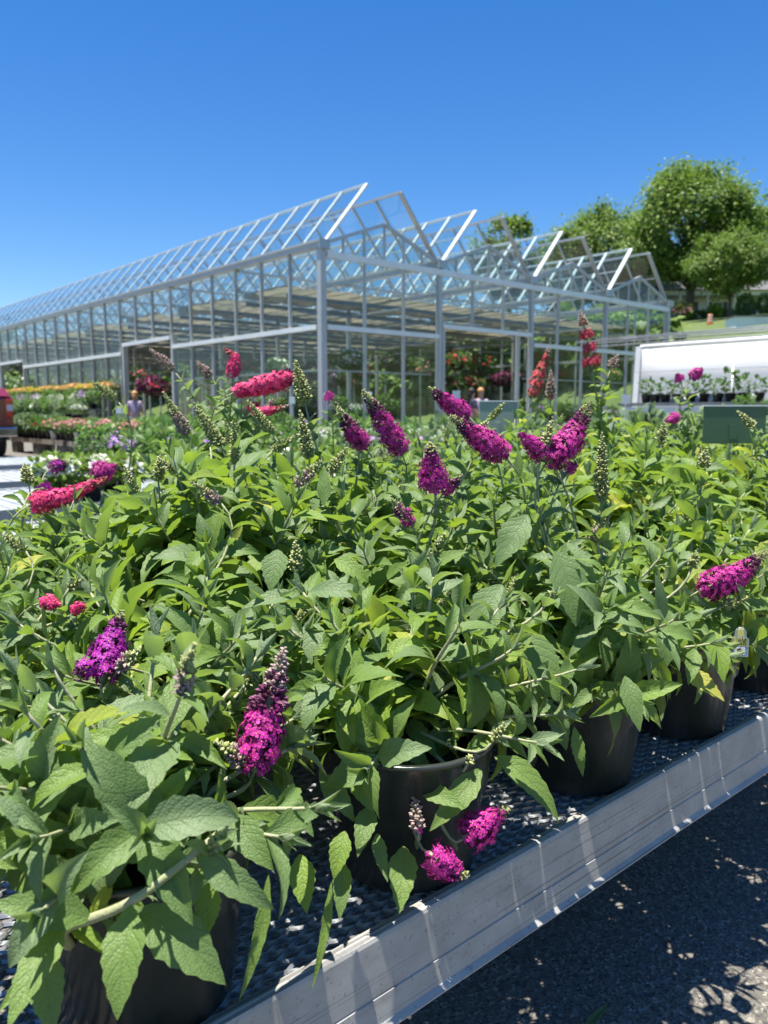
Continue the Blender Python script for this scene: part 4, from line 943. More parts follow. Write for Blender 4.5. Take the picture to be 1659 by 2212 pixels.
SPEC = [  # label, x, y, H, R, stems, leaf length, tint, buds, near
 ('butterfly bush nearest the camera, with a thick pale stem over the lower left pot', .34, .81, .17, .22, 35, .100, .28, 2, 1),
 ('butterfly bush with pink purple flowers hanging down over the front rail', .75, .81, .20, .24, 35, .096, .38, 2, 1),
 ('butterfly bush with a forked magenta cluster on a tall stem, above the bare rail', 1.17, .81, .25, .24, 35, .102, .30, 1, 1),
 ('butterfly bush with one big magenta spike pointing right, yellow label in its pot', 1.53, .81, .24, .23, 32, .098, .50, 1, 1),
 ('butterfly bush in the fifth front pot, cut by the right edge', 1.93, .82, .22, .23, 22, .10, .55, 2, 1),
 ('butterfly bush with a deep purple spike above the lower left bush', .50, 1.07, .21, .24, 26, .094, .30, 2, 1),
 ('butterfly bush with one upright magenta spike, behind the hanging pink purple flowers', .96, 1.06, .28, .25, 30, .098, .34, 4, 1),
 ('butterfly bush with a plump magenta spike leaning left beside the forked cluster', 1.30, 1.10, .32, .24, 28, .098, .32, 4, 1),
 ('light green butterfly bush with a tall green bud spike right of the forked cluster', 1.67, 1.12, .33, .26, 32, .125, .62, 5, 1),
 ('light green butterfly bush behind the fifth front pot', 2.06, 1.13, .34, .26, 30, .125, .62, 4, 1),
 ('light green butterfly bush at the right edge, second row from the rail', 2.46, 1.14, .34, .26, 28, .118, .6, 3, 0),
 ('butterfly bush with small pink flowers low at the left edge', .30, 1.34, .20, .24, 25, .090, .32, 2, 1),
 ('big dome shaped butterfly bush left of centre with yellowing lower leaves', .76, 1.33, .40, .30, 50, .112, .46, 6, 1),
 ('butterfly bush with a magenta spike drooping right, just behind the centre', 1.13, 1.41, .34, .25, 30, .094, .38, 4, 1),
 (G0, 1.50, 1.42, .34, .25, 28, .094, .42, 4, 1), (G0, 1.88, 1.44, 0.39, .25, 28, .104, .6, 4, 1), ('butterfly bush with the tallest red spike, in front of the white wall', 2.26, 1.44, 0.40, .25, 28, .104, .62, 4, 0), (G0, 2.64, 1.44, 0.40, .25, 28, .10, .62, 4, 0),
 ('dark leaved butterfly bush with small magenta flowers beside the dark green sign', 2.95, 1.46, .44, .18, 18, .095, .1, 1, 0),
 ('sprawling butterfly bush with a long crimson spike at the left edge', .48, 1.70, .27, .26, 30, .086, .32, 3, 1),
 ('butterfly bush with tall green bud spikes behind the big dome', .92, 1.71, .38, .25, 30, .090, .36, 5, 1),
 (G0, 1.30, 1.74, .35, .25, 28, .088, .4, 4, 0), (G0, 1.68, 1.74, .35, .25, 25, .09, .5, 3, 0), ('tall butterfly bush with coral spikes right of the pale sign', 2.06, 1.75, 0.40, .25, 25, .095, .6, 4, 0), (G0, 2.44, 1.76, 0.40, .25, 25, .095, .62, 4, 0), (G0, 2.82, 1.76, 0.40, .25, 22, .095, .62, 4, 0), (G0, 3.22, 1.76, 0.41, .25, 22, .095, .62, 4, 0), (G0, 3.6, 1.76, 0.40, .25, 22, .095, .6, 4, 0),
 ('butterfly bush with dark purple flowers at the far left corner of the bench', .80, 2.10, .23, .24, 22, .080, .3, 2, 0),
 ('tall butterfly bush with crimson spikes leaning across the greenhouse', 1.16, 2.02, .36, .25, 25, .09, .34, 4, 0),
 ('butterfly bush with one small magenta bloom before the greenhouse corner post', 1.56, 2.06, .34, .25, 22, .086, .4, 3, 0), (G0, 2.03, 2.02, .38, .23, 21, .09, .4, 3, 0),
 (G0, 2.40, 2.04, .35, .23, 21, .09, .42, 3, 0), (G0, 2.80, 2.07, 0.39, .24, 21, .09, .5, 3, 0),
 (G0, 3.20, 2.07, 0.39, .24, 21, .09, .55, 3, 0), (G0, 3.6, 2.07, 0.39, .24, 20, .09, .55, 3, 0), (G0, 4.0, 2.07, 0.39, .24, 20, .09, .55, 3, 0),
]
def bushes():
    n = len(SPEC); asg = [[] for _ in range(n)]; hs = [[] for _ in range(n)]
    near_ = lambda b: min(range(n), key=lambda i: (SPEC[i][1]-b.x)**2+(SPEC[i][2]-b.y)**2)
    for s in SP:
        asg[s['own'] if 'own' in s else near_(s['pts'][0])].append(s)
    for s in SP:
        if s.get('open', .6) > .05 or s['pts'][0].y > 1.3:
            a, b = pix(s['pts'][0]), pix(s['pts'][-1]); CLEAR.append((a[0], a[1], b[0], b[1], s['R']*FPX/a[2]*.95+4, a[2]-.01))
            if s.get('open', .6) > .3: SUNNY.extend([(Vector(s['pts'][0]).lerp(Vector(s['pts'][2]), q), s['R']) for q in (.1, .35, .6)])
    CLEAR.extend([(190, 1985, 425, 1842, 22, .665), (455, 2110, 455, 2210, 40, .74), (1320, 1590, 1270, 1700, 55, 1.05), (580, 2060, 640, 2100, 60, .80)])
    if DBG: print('ASSIGN', [(i, SPEC[i][1:3], [(s['col'], s.get('open', .6)) for s in asg[i] if s.get('open', .6) > .05]) for i in range(n) if asg[i]])
    for h in HERO: hs[near_(h[0])].append(h)
    for i, (lb, x, y, H, R, ns, L0, tn, bd, near) in enumerate(SPEC):
        ex = []
        if i == 0:
            ex = [([at(150, 2040, .72), at(120, 2008, .69), at(200, 1985, .67), at(290, 1948, .66), at(360, 1893, .665), at(425, 1840, .68), at(470, 1800, .70)], .07, .3, .36)]
        bush(lb, x, y, BZ, 100+i, H, R, ns, L0, tn, asg[i], bd, bool(near), ex, hs[i], th1=104 if i < 4 else 94)
bushes()
# ------------------------------------------------------------------ benches, pots and flowers behind
def plain_bench(label, x0, x1, y0, y1, z=.45):
    o = thing('display_bench', label, 'bench', (x0, y0, 0), 0, 'benches behind the butterfly bushes')
    L, D = x1-x0, y1-y0
    m = MB(); m.box((.01, .05, z-.03), (L-.01, D-.05, z-.012)); n = int(L/.12)
    for k in range(n): m.box((.02+k*.12, .05, z-.0118), (.05+k*.12, D-.05, z-.004))
    m.build('bench_top', M['benchtop'], o)
    for (a, b) in ((0, .049), (D-.049, D)):
        m = MB(); m.box((0, a, z-.10), (L, b, z)); m.build('rail', M['alu'], o)
    for i in range(max(2, int(L/2.5)+1)):
        x = .2+i*(L-.4)/max(1, int(L/2.5))
        for y in (.3, D-.3):
            m = MB(); m.box((x-.025, y-.025, 0), (x+.025, y+.025, z-.031)); m.build('leg', M['steel'], o)
plain_bench('pale metal bench just behind the butterfly bushes, with grey green bedding plants', .9, 9.5, 3.3, 4.9)
plain_bench('pale metal bench in the middle distance, second behind the butterfly bushes', .6, 11, 5.6, 7.2)
plain_bench('pale metal bench third behind the butterfly bushes, bare at its left end', .8, 10, 7.9, 9.5)
plain_bench('pale metal bench nearest the greenhouse gable, with white and yellow flowers', .8, 9.8, 10.4, 12.2)
PROTO = {}
def proto(kind):
    """one potted plant of each kind: pot, foliage, blossoms; later ones are copies"""
    p, h, r, fol, ftint, bl, nb, bs, lsz, pc, nl = KINDS[kind]
    d = {}
    m = MB(); m.lathe([(p*.76, 0), (p, p*1.6), (p*1.06, p*1.6), (p*1.06, p*1.85), (p*.95, p*1.85), (p*.9, p*1.6)], 14, top=True); d['pot'] = m.mesh('pot', M[pc], True)
    zc = p*1.7+h*.5
    d['foliage'] = blob_mesh('foliage', nl, r, r, h*.55, lsz, fol, hash(kind) % 97 if False else sum(map(ord, kind)), ftint, zc)
    if bl: d['blossoms'] = bloom_mesh('blossoms', nb, r*1.02, r*1.02, h*.6, bs, bl, sum(map(ord, kind))+3, zc, .0)
    return d
KINDS = {  # pot radius, plant height, radius, leaf material, tint, blossom, number, size, leaf size, pot, leaves
 'impatiens': (.085, .20, .17, 'oliveleaf', .3, 'white', 26, .042, .075, 'pot', 170),
 'marigold': (.08, .20, .15, 'leaf2', .6, 'yellow', 16, .028, .06, 'blackpot', 190),
 'gazania': (.08, .22, .15, 'leaf2', .65, 'orange', 9, .028, .07, 'blackpot', 190),
 'dianthus': (.11, .26, .17, 'leaf2', .55, 'pink', 46, .030, .07, 'blackpot', 200),
 'dianthuswhitepot': (.12, .26, .17, 'leaf2', .55, 'pink', 52, .030, .07, 'whitepot', 200),
 'geranium': (.11, .26, .17, 'leaf2', .35, 'red', 20, .035, .08, 'blackpot', 200),
 'perennial': (.11, .30, .18, 'leaf2', .55, None, 0, 0, .08, 'blackpot', 260),
 'lavender': (.09, .30, .18, 'greyleaf', .5, 'lilac', 10, .014, .055, 'blackpot', 330),
 'grassy': (.10, .34, .19, 'greyleaf', .35, None, 0, 0, .10, 'blackpot', 320),
 'mumyellow': (.10, .2, .2, 'leaf2', .5, 'yellow', 60, .028, .06, 'pot', 120),
 'mumorange': (.10, .2, .2, 'leaf2', .5, 'orange', 55, .028, .06, 'pot', 120),
 'alyssum': (.10, .22, .2, 'leaf2', .6, 'white', 60, .022, .06, 'blackpot', 180),
 'petunia': (.10, .24, .2, 'leaf2', .4, 'lilac', 40, .03, .06, 'blackpot', 180),
 'mixedcosmos': (.09, .28, .17, 'greyleaf', .55, 'pink', 5, .022, .06, 'blackpot', 260),
 'cosmospurple': (.09, .30, .17, 'greyleaf', .6, 'lilac', 8, .018, .06, 'blackpot', 260),
 'tomato': (.09, .26, .105, 'leaf2', .45, None, 0, 0, .08, 'blackpot', 80),
 'chartreuse': (.10, .22, .18, 'oliveleaf', .9, None, 0, 0, .08, 'blackpot', 200),
}
NAMES = {'impatiens': ('impatiens_plant', 'impatiens'), 'marigold': ('marigold_plant', 'marigold'), 'gazania': ('gazania_plant', 'flowering plant'), 'dianthus': ('dianthus_plant', 'pink flowers'),
 'dianthuswhitepot': ('dianthus_plant', 'pink flowers'), 'geranium': ('geranium_plant', 'geranium'), 'perennial': ('perennial_plant', 'potted plant'), 'lavender': ('lavender_plant', 'lavender'), 'grassy': ('ornamental_grass', 'potted plant'),
 'mumyellow': ('mum_plant', 'potted flowers'), 'mumorange': ('mum_plant', 'potted flowers'), 'alyssum': ('alyssum_plant', 'potted flowers'), 'petunia': ('petunia_plant', 'potted flowers'), 'mixedcosmos': ('cosmos_plant', 'potted flowers'),
 'cosmospurple': ('cosmos_plant', 'potted flowers'), 'tomato': ('vegetable_plant', 'potted plant'), 'chartreuse': ('coleus_plant', 'potted plant')}
rg = random.Random(77)
def plant(kind, x, y, z, label, group=None, s=None):
    if kind not in PROTO: PROTO[kind] = proto(kind)
    s = s or rg.uniform(.88, 1.14)
    o = thing(NAMES[kind][0], label, NAMES[kind][1], (x, y, z), rg.random()*6.28, group)
    for k, me in PROTO[kind].items():
        c = link(k, me, o); c.scale = (s, s, s*rg.uniform(.92, 1.12)) if k != 'pot' else (1, 1, 1)
    return o
def row(kinds, x0, x1, dx, ys, z, label, group):
    x = x0; i = 0
    while x < x1:
        for y in ys:
            k = kinds[rg.randrange(len(kinds))]
            plant(k, x+rg.uniform(-.03, .03), y+rg.uniform(-.03, .03), z, label[k] if isinstance(label, dict) else label, group)
        x += dx*rg.uniform(.93, 1.1)
# the bench just behind: grey green bedding with small flowers
row(['mixedcosmos', 'cosmospurple', 'lavender', 'mixedcosmos'], 3.3, 5.3, .31, (3.55, 3.95, 4.4), .45, {'mixedcosmos': 'wispy plant with a few pink flowers on the bench behind the pale sign', 'cosmospurple': 'wispy plant with a few violet flowers on the bench behind the pale sign', 'lavender': 'grey lavender plant on the bench behind the pale sign'}, 'bedding plants behind the pale sign')
row(['grassy', 'grassy', 'lavender'], 5.4, 9.2, .33, (3.6, 4.05, 4.5), .45, {'grassy': 'silvery fine leaved plant in front of the white wall', 'lavender': 'silvery lavender plant in front of the white wall'}, 'silvery plants in front of the white wall')
row(['marigold', 'gazania', 'perennial'], 3.8, 5.0, .30, (5.9, 6.4, 6.9), .45, {'marigold': 'yellow marigold behind the tall bud spikes', 'gazania': 'orange flowered pot plant among the marigolds', 'perennial': 'leafy green pot plant among the marigolds'}, 'yellow flowers behind the tall bud spikes')
row(['perennial', 'petunia', 'mixedcosmos', 'perennial'], 5.2, 10.5, .42, (6.0, 6.6), .45, {'perennial': 'leafy green pot plant on the second bench behind', 'petunia': 'lilac petunia on the second bench behind', 'mixedcosmos': 'pink flowered plant on the second bench behind'}, 'mixed plants on the second bench behind')
row(['impatiens'], 2.2, 3.1, .26, (3.62, 3.95, 4.3), .45, 'white impatiens in the broad white patch left of centre', 'white impatiens left of centre')
x, y = placed(180, 6.0)
for i in range(6): plant('impatiens', 1.90+(i % 3)*.27, 5.8+(i//4)*.3, .45, 'white impatiens on the bare bench end at the left', 'white impatiens at the left bench end', .85)
row(['gazania', 'marigold', 'alyssum', 'petunia'], 5.0, 9.4, .36, (8.2, 8.7), .45, {'gazania': 'orange flowered plant on the third bench', 'marigold': 'yellow marigold on the third bench', 'alyssum': 'white flowered plant on the third bench', 'petunia': 'lilac petunia on the third bench'}, 'flowers on the third bench')
row(['petunia', 'alyssum', 'perennial', 'tomato'], 6.4, 9.6, .36, (10.8, 11.4), .45, {'petunia': 'lilac petunia on the bench by the gable', 'alyssum': 'white flowered plant on the bench by the gable', 'perennial': 'green plant on the bench by the gable', 'tomato': 'pale green plant on the bench by the gable'}, 'plants on the bench by the gable')
# pallet tables at the left, with pots of pink flowers
def pallet(y0, y1, label):
    o = thing('pallet_table', label, 'table', (6.55, y0, 0), 0, 'pallet tables beside the greenhouse'); L = y1-y0; W = 1.1
    m = MB(); n = int(L/.14)
    for k in range(n): m.box((0, k*L/n, .39), (W, k*L/n+L/n-.02, .42))
    m.box((0, .0, .305), (.05, L, .3895)); m.box((W-.05, 0, .305), (W, L, .3895)); m.box((W/2, 0, .305), (W/2+.05, L, .3895))
    m.build('platform', M['wood'], o)
    for y in (.1, L/2-.2, L-.5):
        for x in (.02, W-.24):
            b = MB()
            # hollow concrete block on its side: two holes through
            b.box((x, y, 0), (x+.2, y+.4, .03)); b.box((x, y, .273), (x+.2, y+.4, .304))
            for q in (0, .183, .366): b.box((x, y+q, .0302), (x+.2, y+q+.034, .2728))
            b.build('block_leg', M['block'], o)
for (a, b, lb) in ((11.8, 14.9, 'weathered wooden pallet table on blocks nearest the bench, under green plants'), (15.2, 18.9, 'weathered wooden pallet table on blocks under pink flowers, in the middle of the row'), (19.2, 23.4, 'weathered wooden pallet table on blocks at the far end near the red pickup')): pallet(a, b, lb)
def pallet_plants():
    y = 11.9
    while y < 23.3:
        for x in (6.7, 7.02, 7.36):
            if y < 15: k = 'perennial'
            elif y < 20.8: k = rg.choice(['dianthus', 'dianthus', 'dianthuswhitepot'] if x < 6.9 else ['dianthus', 'perennial', 'marigold'])
            elif y < 21.7: k = 'geranium' if x < 6.9 else 'dianthus'
            else: k = 'grassy'
            lb = {'perennial': 'green perennial in a black pot on the pallet tables', 'dianthus': 'pink flowered plant in a black pot on the pallet tables', 'dianthuswhitepot': 'pink flowered plant in a white pot on the pallet tables',
                  'marigold': 'yellow flowered plant at the back of the pallet tables', 'geranium': 'red geranium in a black pot by the red pickup', 'grassy': 'grey grassy plant in a black pot by the red pickup'}[k]
            plant(k, x, y, .42, lb, 'potted plants on the pallet tables', 1.0)
        y += .33
pallet_plants()
# stepped shelf inside the long wall
def tier():
    o = thing('tiered_shelf', 'dark stepped shelf of orange and white flowers along the long greenhouse wall', 'shelf', (9.05, 25.2, 0))
    for (x, z) in ((0, .85), (.45, 1.2), (.9, 1.6)):
        m = MB(); m.box((x, 0, z-.04), (x+.5, 15, z)); m.build('shelf_board', M['darksteel'], o)
    for y in (.1, 5, 10, 14.9):
        for (x, z) in ((.25, .85), (.7, 1.2), (1.15, 1.6)):
            m = MB(); m.box((x-.03, y-.03, 0), (x+.03, y+.03, z-.041)); m.build('leg', M['darksteel'], o)
    yy = 25.5
    while yy < 39.9:
        k = 'mumyellow' if rg.random() < .2 else 'mumorange'
        plant(k, 10.2, yy, 1.6, 'yellow mum on the top step of the shelf along the long greenhouse wall' if k == 'mumyellow' else 'orange mum on the top step of the shelf along the long greenhouse wall', 'mums on the top step', 1.15)
        k = rg.choice(['alyssum', 'alyssum', 'perennial', 'petunia'])
        plant(k, 9.75, yy, 1.2, {'alyssum': 'white flowered plant on the middle step of the shelf along the long greenhouse wall', 'perennial': 'green plant on the middle step of the shelf along the long greenhouse wall', 'petunia': 'lilac petunia on the middle step of the shelf along the long greenhouse wall'}[k], 'plants on the middle step', 1.2)
        k = rg.choice(['alyssum', 'grassy', 'lavender', 'perennial'])
        plant(k, 9.3, yy, .85, {'alyssum': 'white flowered plant on the lowest step of the shelf along the long greenhouse wall', 'perennial': 'green plant on the lowest step of the shelf along the long greenhouse wall', 'grassy': 'grey grassy plant on the lowest step of the shelf along the long greenhouse wall', 'lavender': 'lavender plant on the lowest step of the shelf along the long greenhouse wall'}[k], 'plants on the lowest step', 1.3)
        yy += .52
tier()
# benches inside the gable
def inner_bench(label, x0, x1, y0, z, kinds, labs, group):
    o = thing('greenhouse_bench', label, 'bench', (x0, y0, 0), 0, 'benches inside the greenhouse')
    m = MB(); m.box((0, 0, z-.06), (x1-x0, 1.2, z)); m.build('bench_top', M['darksteel'], o)
    for x in (.1, (x1-x0)/2, x1-x0-.1):
        for y in (.1, 1.1):
            m = MB(); m.box((x-.03, y-.03, .03), (x+.03, y+.03, z-.061)); m.build('leg', M['steel'], o)
    row(kinds, x0+.2, x1-.15, .42, (y0+.3, y0+.85), z, labs, group)
P_, G_, A_, T_, V_ = 'petunia', 'perennial', 'alyssum', 'tomato', 'chartreuse'
inner_bench('long bench of lilac flowers just inside the gable, left of the doorway', 11.0, 14.1, 15.2, .9, [P_, P_, G_, A_], {P_: 'lilac petunia just inside the gable', G_: 'green plant among the lilac petunias inside the gable', A_: 'white flowered plant among the petunias inside the gable'}, 'plants just inside the gable')
inner_bench('bench of green plants just inside the gable, right of the doorway', 18.5, 24.9, 15.2, .8, [G_, P_, G_, T_], {P_: 'lilac petunia right of the doorway', G_: 'green plant right of the doorway', T_: 'pale green plant right of the doorway'}, 'plants right of the doorway')
inner_bench('bench of bright yellow green foliage inside the long wall near the corner', 11.0, 13.0, 17.4, .95, [V_, V_, G_], {V_: 'bright yellow green coleus near the greenhouse corner', G_: 'green plant near the greenhouse corner'}, 'plants near the greenhouse corner')
inner_bench('bench deep inside the greenhouse behind the doorway', 14.6, 18.6, 24.0, .6, [G_, P_, T_], {P_: 'lilac petunia behind the doorway', G_: 'green plant behind the doorway', T_: 'pale green plant behind the doorway'}, 'plants behind the doorway')
# hanging baskets
def basket(label, px, py, Y, r, bl, n, fol='leaf2', ft=.3, group=None, bs=.055, z=None):
    p = at(px, py, Y=Y); o = thing('hanging_basket', label, 'hanging basket', p, 0, group)
    m = MB(); m.lathe([(r*.3, -r*.75), (r*.52, -r*.6), (r*.66, -r*.25)], 14); m.build('basket', M['coco'], o, True)
    link('foliage', blob_mesh('foliage', 300, r, r, r*.62, r*.28, fol, int(px), ft, 0, up=0), o)
    if bl: link('blossoms', bloom_mesh('blossoms', n, r*1.02, r*1.02, r*.68, bs, bl, int(px), 0, -.5), o)
    h = MB()
    for k in range(3):
        a = k*2.094; h.tube([(r*.6*math.cos(a), r*.6*math.sin(a), -r*.2), (0, 0, r*1.5)], .006, 4)
    h.tube([(0, 0, r*1.5), (0, 0, max(.5, 4.1-p.z))], .006, 4); h.build('hanger', M['darksteel'], o)
GB = 'hanging baskets in the greenhouse'
for a in (('basket of bright red geraniums, left one of the red pair over the doorway', 988, 778, 18.5, .42, 'red', 34), ('basket of bright red geraniums, right one of the red pair over the doorway', 1040, 784, 19.2, .48, 'red', 40),
  ('basket of coral pink geraniums below the red pair in the doorway', 1002, 824, 18.2, .32, 'coral', 24), ('basket of coral pink geraniums in the middle of the doorway', 1028, 826, 18.6, .32, 'coral', 20),
  ('basket of dark maroon flowers beside the right door post', 1084, 818, 18.4, .36, 'plum', 60, 'darkleaf'), ('basket of white flowers behind the left gable glass', 760, 778, 16.4, .40, 'white', 40),
  ('basket of pink flowers at the left edge of the doorway', 925, 800, 18, .32, 'pink', 26), ('basket of white flowers in the doorway beside the coral geraniums', 1050, 815, 19.4, .28, 'white', 26),
  ('basket of red flowers in the third bay, high up', 1170, 778, 17.2, .40, 'red', 24), ('basket of red flowers in the third bay, low down', 1212, 812, 17.0, .36, 'red', 24),
  ('basket of orange flowers in the fourth bay', 1318, 812, 17.4, .42, 'orange', 20), ('basket of lilac flowers in the third bay', 1130, 812, 17.6, .3, 'lilac', 26),
  ('basket of pale flowers high behind the left gable glass', 868, 786, 19.5, .36, 'lilac', 24), ('basket of maroon flowers by the corner post', 683, 800, 19.0, .36, 'plum', 30, 'darkleaf')): basket(*a[:7], *(a[7:] or ()), group=GB)
for (lb, px, py, Y, r, bl, n) in (('basket of white flowers hanging inside the long wall, nearer the corner', 600, 792, 18.6, .36, 'white', 34), ('basket of white flowers hanging inside the long wall, farther from the corner', 556, 802, 19.6, .34, 'white', 30), ('basket of white flowers at the far end of the long wall', 45, 832, 36, .5, 'white', 40)): basket(lb, px, py, Y, r, bl, n, group=GB)
p = at(325, 832, Y=23.2); basket('ball of dark purple flowers hanging in the side doorway', 325, 832, 23.2, .42, 'plum', 80, 'darkleaf', .3, GB)
basket('basket of dark red flowers hanging in the side doorway', 345, 838, 22.6, .30, 'red', 20, 'darkleaf', .3, GB)
row(['perennial', 'perennial', 'petunia'], 3.05, 3.7, .36, (5.9, 6.4), .45, {'perennial': 'leafy green pot plant between the white impatiens and the marigolds', 'petunia': 'lilac petunia between the white impatiens and the marigolds'}, 'plants between the impatiens and the marigolds')
row(['alyssum', 'petunia', 'perennial'], 3.3, 4.9, .36, (8.1, 8.6), .45, {'alyssum': 'white flowered plant at the left of the third bench', 'petunia': 'lilac petunia at the left of the third bench', 'perennial': 'green plant at the left of the third bench'}, 'plants at the left of the third bench')
# rows of baskets under the basket rails, and stock along the long wall
def basket_rows():
    first = {}
    for k in range(1, 15):
        y = GY+1.1+k*1.83
        for x in (11.6, 13.4, 15.6, 17.4, 19.4, 21.4, 23.4):
            if rg.random() < .42: continue
            kd = rg.choice(['white', 'coral', 'plum', 'lilac', 'none'])
            if kd not in first:
                r = .34; o = thing('hanging_basket', 'x', 'hanging basket')
                m = MB(); m.lathe([(r*.3, -r*.75), (r*.52, -r*.6), (r*.66, -r*.25)], 12); m.build('basket', M['coco'], o, True)
                link('foliage', blob_mesh('foliage', 170, r, r, r*.7, r*.3, 'leaf2', len(first)+5, .2, 0, up=-.4), o)
                if kd != 'none': link('blossoms', bloom_mesh('blossoms', 26, r*1.02, r*1.02, r*.75, .05, kd, len(first)+5, 0, -.6), o)
                h = MB(); h.tube([(0, 0, -.2), (0, 0, 1.0)], .006, 4); h.build('hanger', M['darksteel'], o); first[kd] = o
            else: o = copy_tree(first[kd])
            o.location = (x+rg.uniform(-.3, .3), y, 2.45+rg.uniform(-.1, .1)); o.rotation_euler = (0, 0, rg.random()*6)
            tag(o, {'white': 'basket of white flowers in the rows deep inside the greenhouse', 'coral': 'basket of coral flowers in the rows deep inside the greenhouse', 'plum': 'basket of maroon flowers in the rows deep inside the greenhouse', 'lilac': 'basket of lilac flowers in the rows deep inside the greenhouse', 'none': 'basket of plain green foliage in the rows deep inside the greenhouse'}[kd], 'hanging basket', 'rows of baskets deep inside the greenhouse')
basket_rows()
inner_bench('bench of mixed green stock along the far glass wall', 22.6, 24.9, 18.5, .9, [G_, P_, G_, T_], {P_: 'lilac petunia by the far glass wall', G_: 'green plant by the far glass wall', T_: 'pale green plant by the far glass wall'}, 'plants by the far glass wall')
inner_bench('bench of mixed stock in the middle of the greenhouse, left of the doorway', 11.2, 14.2, 19.6, .9, [G_, P_, A_], {P_: 'lilac petunia in the middle of the greenhouse', G_: 'green plant in the middle of the greenhouse', A_: 'white flowered plant in the middle of the greenhouse'}, 'plants in the middle of the greenhouse')
# ------------------------------------------------------------------ white wall, pipes and the row of pots at the right
def white_wall():
    X, Ya, Yb, zt = 15.0, 9.15, 2.2, 2.46
    o = thing('sheeted_wall', 'long white sheeted side wall of a hoop house at the right', 'wall', (X, Yb, 0))
    L = Ya-Yb; m = MB(); n = 14
    vs = []; 
    for i in range(n+1):
        for z in (.05, .9, 1.8, zt-.06): vs.append((.006*math.sin(i*1.9)+.004*math.sin(z*3+i)+.05*z, i*L/n, z))
    m.add(vs, [(i*4+j, (i+1)*4+j, (i+1)*4+j+1, i*4+j+1) for i in range(n) for j in range(3)]); sh = m.build('sheet', M['whitewall'], o, True)
    sd = sh.modifiers.new('thick', 'SOLIDIFY'); sd.thickness = .02
    m = MB(); m.tube([(.05*zt+.055, -.05, zt), (.05*zt+.055, L+.05, zt)], .045, 10); m.build('roll_tube', M['whitepaint'], o, True)
    m = MB(); m.bar((.0, L+.04, 0), (.05*zt, L+.04, zt), .12, .12, up=(0, 1, 0)); m.build('end_post', M['whitepaint'], o)
    for y in (L*.42, L*.7):
        m = MB(); m.tube([(-.12, y, 0), (-.12, y, 2.0)], .03, 8); m.build('post', M['steel'], o, True)
    m = MB(); m.tube([(-.14, 0, 1.92), (-.14, L, 1.92)], .006, 5); m.build('tie_wire', M['steel'], o)
    p = thing('pipe_frame', 'bare galvanised pipe frame along the top of the white wall', 'frame', (X, Yb, 0))
    for (dx, z) in ((.62, zt+.22), (.95, zt+.20), (1.4, zt+.34), (.70, zt+.10)):
        m = MB(); m.tube([(dx, -.2, z), (dx, L+2.0, z+.02)], .018, 8); m.build('pipe', M['steel'], p, True)
    for y in (1.25, 1.9):
        m = MB(); m.tube([(.62, y, zt+.22), (-.45, y, .0)], .02, 8); m.build('upright', M['darksteel'], p, True)
    m = MB(); m.tube([(.60, L*.40, zt+.22), (-.5, L*.20, 1.3)], .022, 6); m.tube([(.60, L*.24, zt+.18), (-.5, L*.29, 1.1)], .02, 6); m.build('brace', M['steel'], p, True)
    for y in (L*.24, L*.6, L+.9):
        m = MB(); m.tube([(.62, y, zt+.23), (1.4, y, zt+.33)], .022, 6); m.build('cross_pipe', M['steel'], p, True)
white_wall()
def pot_shelf():
    X = 13.9; SZ = at(1500, 869, X=X).z; o = thing('pot_shelf', 'dark plank shelf carrying a row of potted vegetables before the white wall', 'shelf', (X, 2.3, 0)); L = 6.6
    m = MB(); m.box((0, 0, SZ-.06), (.5, L, SZ)); m.build('shelf_board', M['darksteel'], o)
    m = MB(); m.box((.02, .05, SZ-.30), (.05, L-.1, SZ-.08)); m.build('front_board', M['whitepaint'], o)
    for y in (.1, L/2, L-.1):
        m = MB(); m.box((.2, y-.03, 0), (.26, y+.03, SZ-.062)); m.build('leg', M['steel'], o)
    for i, px in enumerate((1395, 1415, 1437, 1463, 1492, 1520, 1550, 1577, 1605, 1640)):
        p = at(px, 866, X=X+.2); plant('tomato', p.x, p.y, SZ, 'leafy green vegetable in a black pot on the shelf before the white wall', 'vegetable pots before the white wall', (.95, .8, 1.05, .75, .9, 1.1, .85, 1.3, 1.0, .9)[i])
        q = o
    for i in range(9):
        # white cone-shaped pot sleeves between the black pots
        px = (1405, 1426, 1450, 1478, 1506, 1535, 1563, 1591, 1622)[i]; p = at(px, 866, X=X+.32)
        m = MB(); m.lathe([(.09, 0), (.08, .06), (.055, .13), (.03, .16)], 12, top=True)
        k = m.build('pot_sleeve', M['whitepot'], None, True); k.location = (p.x, p.y, SZ); tag(k, 'white cone shaped pot sleeve between the vegetable pots', 'pot sleeve', 'white sleeves on the pot shelf')
    y = 2.6
    while y < 6.3:
        plant('perennial', X-.35, y, SZ-.42, 'reddish green pot plant below the vegetable shelf', 'plants below the vegetable shelf', .9); y += .45
    s = MB(); s.box((-.6, .1, SZ-.48), (-.02, 4.3, SZ-.42)); s.build('lower_board', M['darksteel'], o)
    for y in (.2, 4.1):
        m = MB(); m.box((-.5, y-.03, 0), (-.44, y+.03, SZ-.481)); m.build('lower_leg', M['steel'], o)
pot_shelf()
